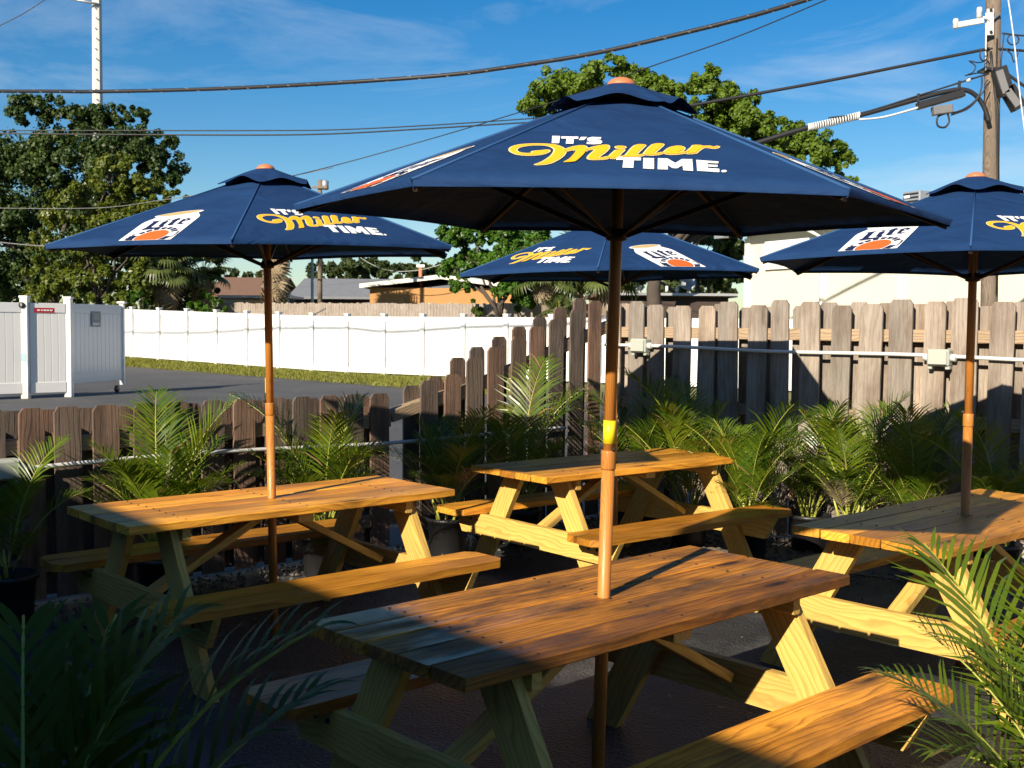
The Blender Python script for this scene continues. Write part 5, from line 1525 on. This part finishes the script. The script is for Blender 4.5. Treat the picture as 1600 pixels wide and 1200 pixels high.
def palm_plant(loc, label, nf, seed, scale=1.0, fr=FR, zrot=None, lean=(0.1, 1.0), name="areca_palm", potted=True, upright=0.0, fronds=None, crown=0.0):
    rr = random.Random(seed)
    t = empty(name, (loc[0], loc[1], 0.0), rr.uniform(0, 6.28), label, "potted palm", "potted palms along the patio fences")
    if potted: pot(t)
    z0 = 0.24 if fronds is None else 0.27
    for k in range(0 if fronds else nf):
        az = 2.39996 * k + rr.uniform(-.35, .35)
        f = ((k + .5) / nf) ** 0.8
        tip = (lean[0] + (lean[1] - lean[0]) * f) * (1 - upright) * R(27)
        me, rm = fr[rr.randrange(len(fr))] if not (fr is FR and k == nf - 2) else DRY[rr.randrange(3)]
        d = Vector((math.cos(az), math.sin(az), 0))
        sc_ = scale * (1.32 - 0.55 * f) * rr.uniform(.88, 1.12)
        ro = Matrix.Translation((d.x * .045 * rr.uniform(.4, 1.4), d.y * .045 * rr.uniform(.4, 1.4), z0 + crown * (1.0 - 0.85 * f) * rr.uniform(.6, 1.1))) @ Matrix.Rotation(az, 4, 'Z') @ Matrix.Rotation(tip - R(8), 4, 'Y') @ Matrix.Scale(sc_, 4)
        fo = mesh_obj("frond", me, t, None, ro)
        mesh_obj("rachis", rm, fo)
    for az, tip, s_, i_ in fronds or ():
        me, rm = fr[i_ % len(fr)]
        fo = mesh_obj("frond", me, t, None, Matrix.Translation((math.cos(R(az)) * .05, math.sin(R(az)) * .05, z0)) @ Matrix.Rotation(R(az), 4, 'Z') @ Matrix.Rotation(R(tip), 4, 'Y') @ Matrix.Scale(s_, 4))
        mesh_obj("rachis", rm, fo)
    if fronds: t.rotation_euler = (0, 0, 0)
    for k in range(5):
        a = rr.uniform(0, 6.28); q = rr.uniform(.02, .07)
        b0 = Vector((math.cos(a) * q, math.sin(a) * q, .2)); b1 = b0 + Vector((math.cos(a) * .08, math.sin(a) * .08, rr.uniform(.25, .42) * scale))
        tube("cane", [b0, b0.lerp(b1, .5) + Vector((0, 0, .02)), b1], [0.011, 0.010, 0.006], M["stem"], t, 6)
    return t
def gp(x, D): p = at(x, 700, D); return (p.x, p.y)
def near_low(t, off): q = fl(t) + inn * off; return (q.x, q.y)
def near_tall(s, off): q = gl(s) + NI * off; return (q.x, q.y)
def t_of(x):
    d = ray(x, 600); kk = d.x / d.y
    return (F0.x - kk * F0.y) / (kk * FD.y - FD.x)
palm_plant(near_low(t_of(-25), 0.35), "potted palm at the left edge beside the low fence's junction box", 12, 301, 0.52, crown=0.24)
palm_plant(near_low(t_of(200), 0.45), "bushy potted palm behind the left table's left end", 26, 302, 0.74, crown=0.24)
palm_plant(near_low(t_of(448), 0.45), "sunlit potted palm directly behind the left umbrella pole", 20, 303, 0.78, crown=0.24)
palm_plant(near_low(t_of(640), 0.45), "shaded potted palm where the low fence starts to step up", 17, 304, 0.72, crown=0.24)
palm_plant(near_low(t_of(745), 0.5), "dark potted palm in front of the lowest stepped pickets", 16, 305, 0.78, crown=0.24)
palm_plant(near_low(t_of(885), 0.75), "sunlit potted palm left of the front umbrella pole by the fence corner", 16, 306, 0.74, crown=0.24)
palm_plant(near_tall(s_of(1055), 0.45), "shaded potted palm right of the front umbrella pole in the corner", 15, 307, 0.68, crown=0.24)
palm_plant(near_tall(s_of(1160), 0.75), "potted palm with yellow stems at the far table's right end", 20, 308, 0.76, crown=0.24)
palm_plant(near_tall(s_of(1275), 1.0), "bushy sunlit potted palm between the far and right tables", 26, 309, 0.70, crown=0.24)
palm_plant(near_tall(s_of(1385), 0.55), "potted palm with tall upright fronds behind the right table's left end", 18, 310, 0.76, crown=0.24)
palm_plant(near_tall(s_of(1300), 0.30), "yellowish potted palm close against the tall fence", 13, 311, 0.62, crown=0.24)
palm_plant(near_tall(s_of(1470), 0.40), "dark potted palm left of the right umbrella pole by the fence", 16, 312, 0.70, crown=0.24)
palm_plant(near_tall(s_of(1605), 0.5), "shaded potted palm at the right edge by the tall fence", 15, 313, 0.68, crown=0.24)
palm_plant((1.45, 2.66), "large sunlit palm in the right foreground hiding the bench end", 27, 314, .86)
palm_plant((-0.74, 1.68), "large blurred shaded palm in the left foreground corner", 8, 315, 1.0, FRD, name="broadleaf_palm",
           fronds=[(40, -25, 1.13, 0), (80, -20, 1.08, 4), (120, -25, 1.08, 0), (10, -24, 1.05, 1), (180, -20, 1.08, 1), (150, -15, 1.08, 5), (330, -15, 0.84, 5), (60, -8, 0.95, 6),
                   (100, -18, 1.0, 7), (25, -18, 0.92, 5), (205, -12, 1.1, 4)])

def litter():
    r = np.random.RandomState(77); V = []
    for i in range(420):
        k = i % 3
        if k == 0: q = fl(r.uniform(-2, 4.5)) + inn * (abs(r.normal(0, .5)) + .1); x, y = q.x, q.y
        elif k == 1: q = gl(r.uniform(0, 6)) + NI * (abs(r.normal(0, .6)) + .1); x, y = q.x, q.y
        else: x, y = r.uniform(-2.5, 4), r.uniform(2, 7)
        a = r.uniform(0, 6.3); l = r.uniform(.02, .055); w = l * r.uniform(.12, .35)
        d = np.array((math.cos(a), math.sin(a), 0)); n_ = np.array((-d[1], d[0], 0)); c = np.array((x, y, 0.016))
        V.append([c - d * l, c - n_ * w + (0, 0, .006), c + d * l + (0, 0, r.uniform(0, .012)), c + n_ * w + (0, 0, .004)])
    o = mesh_obj("leaf_litter", tri_mesh("leaf_litter", np.array(V)), None, M["dead_frond"])
    props(o, kind="stuff")
litter()
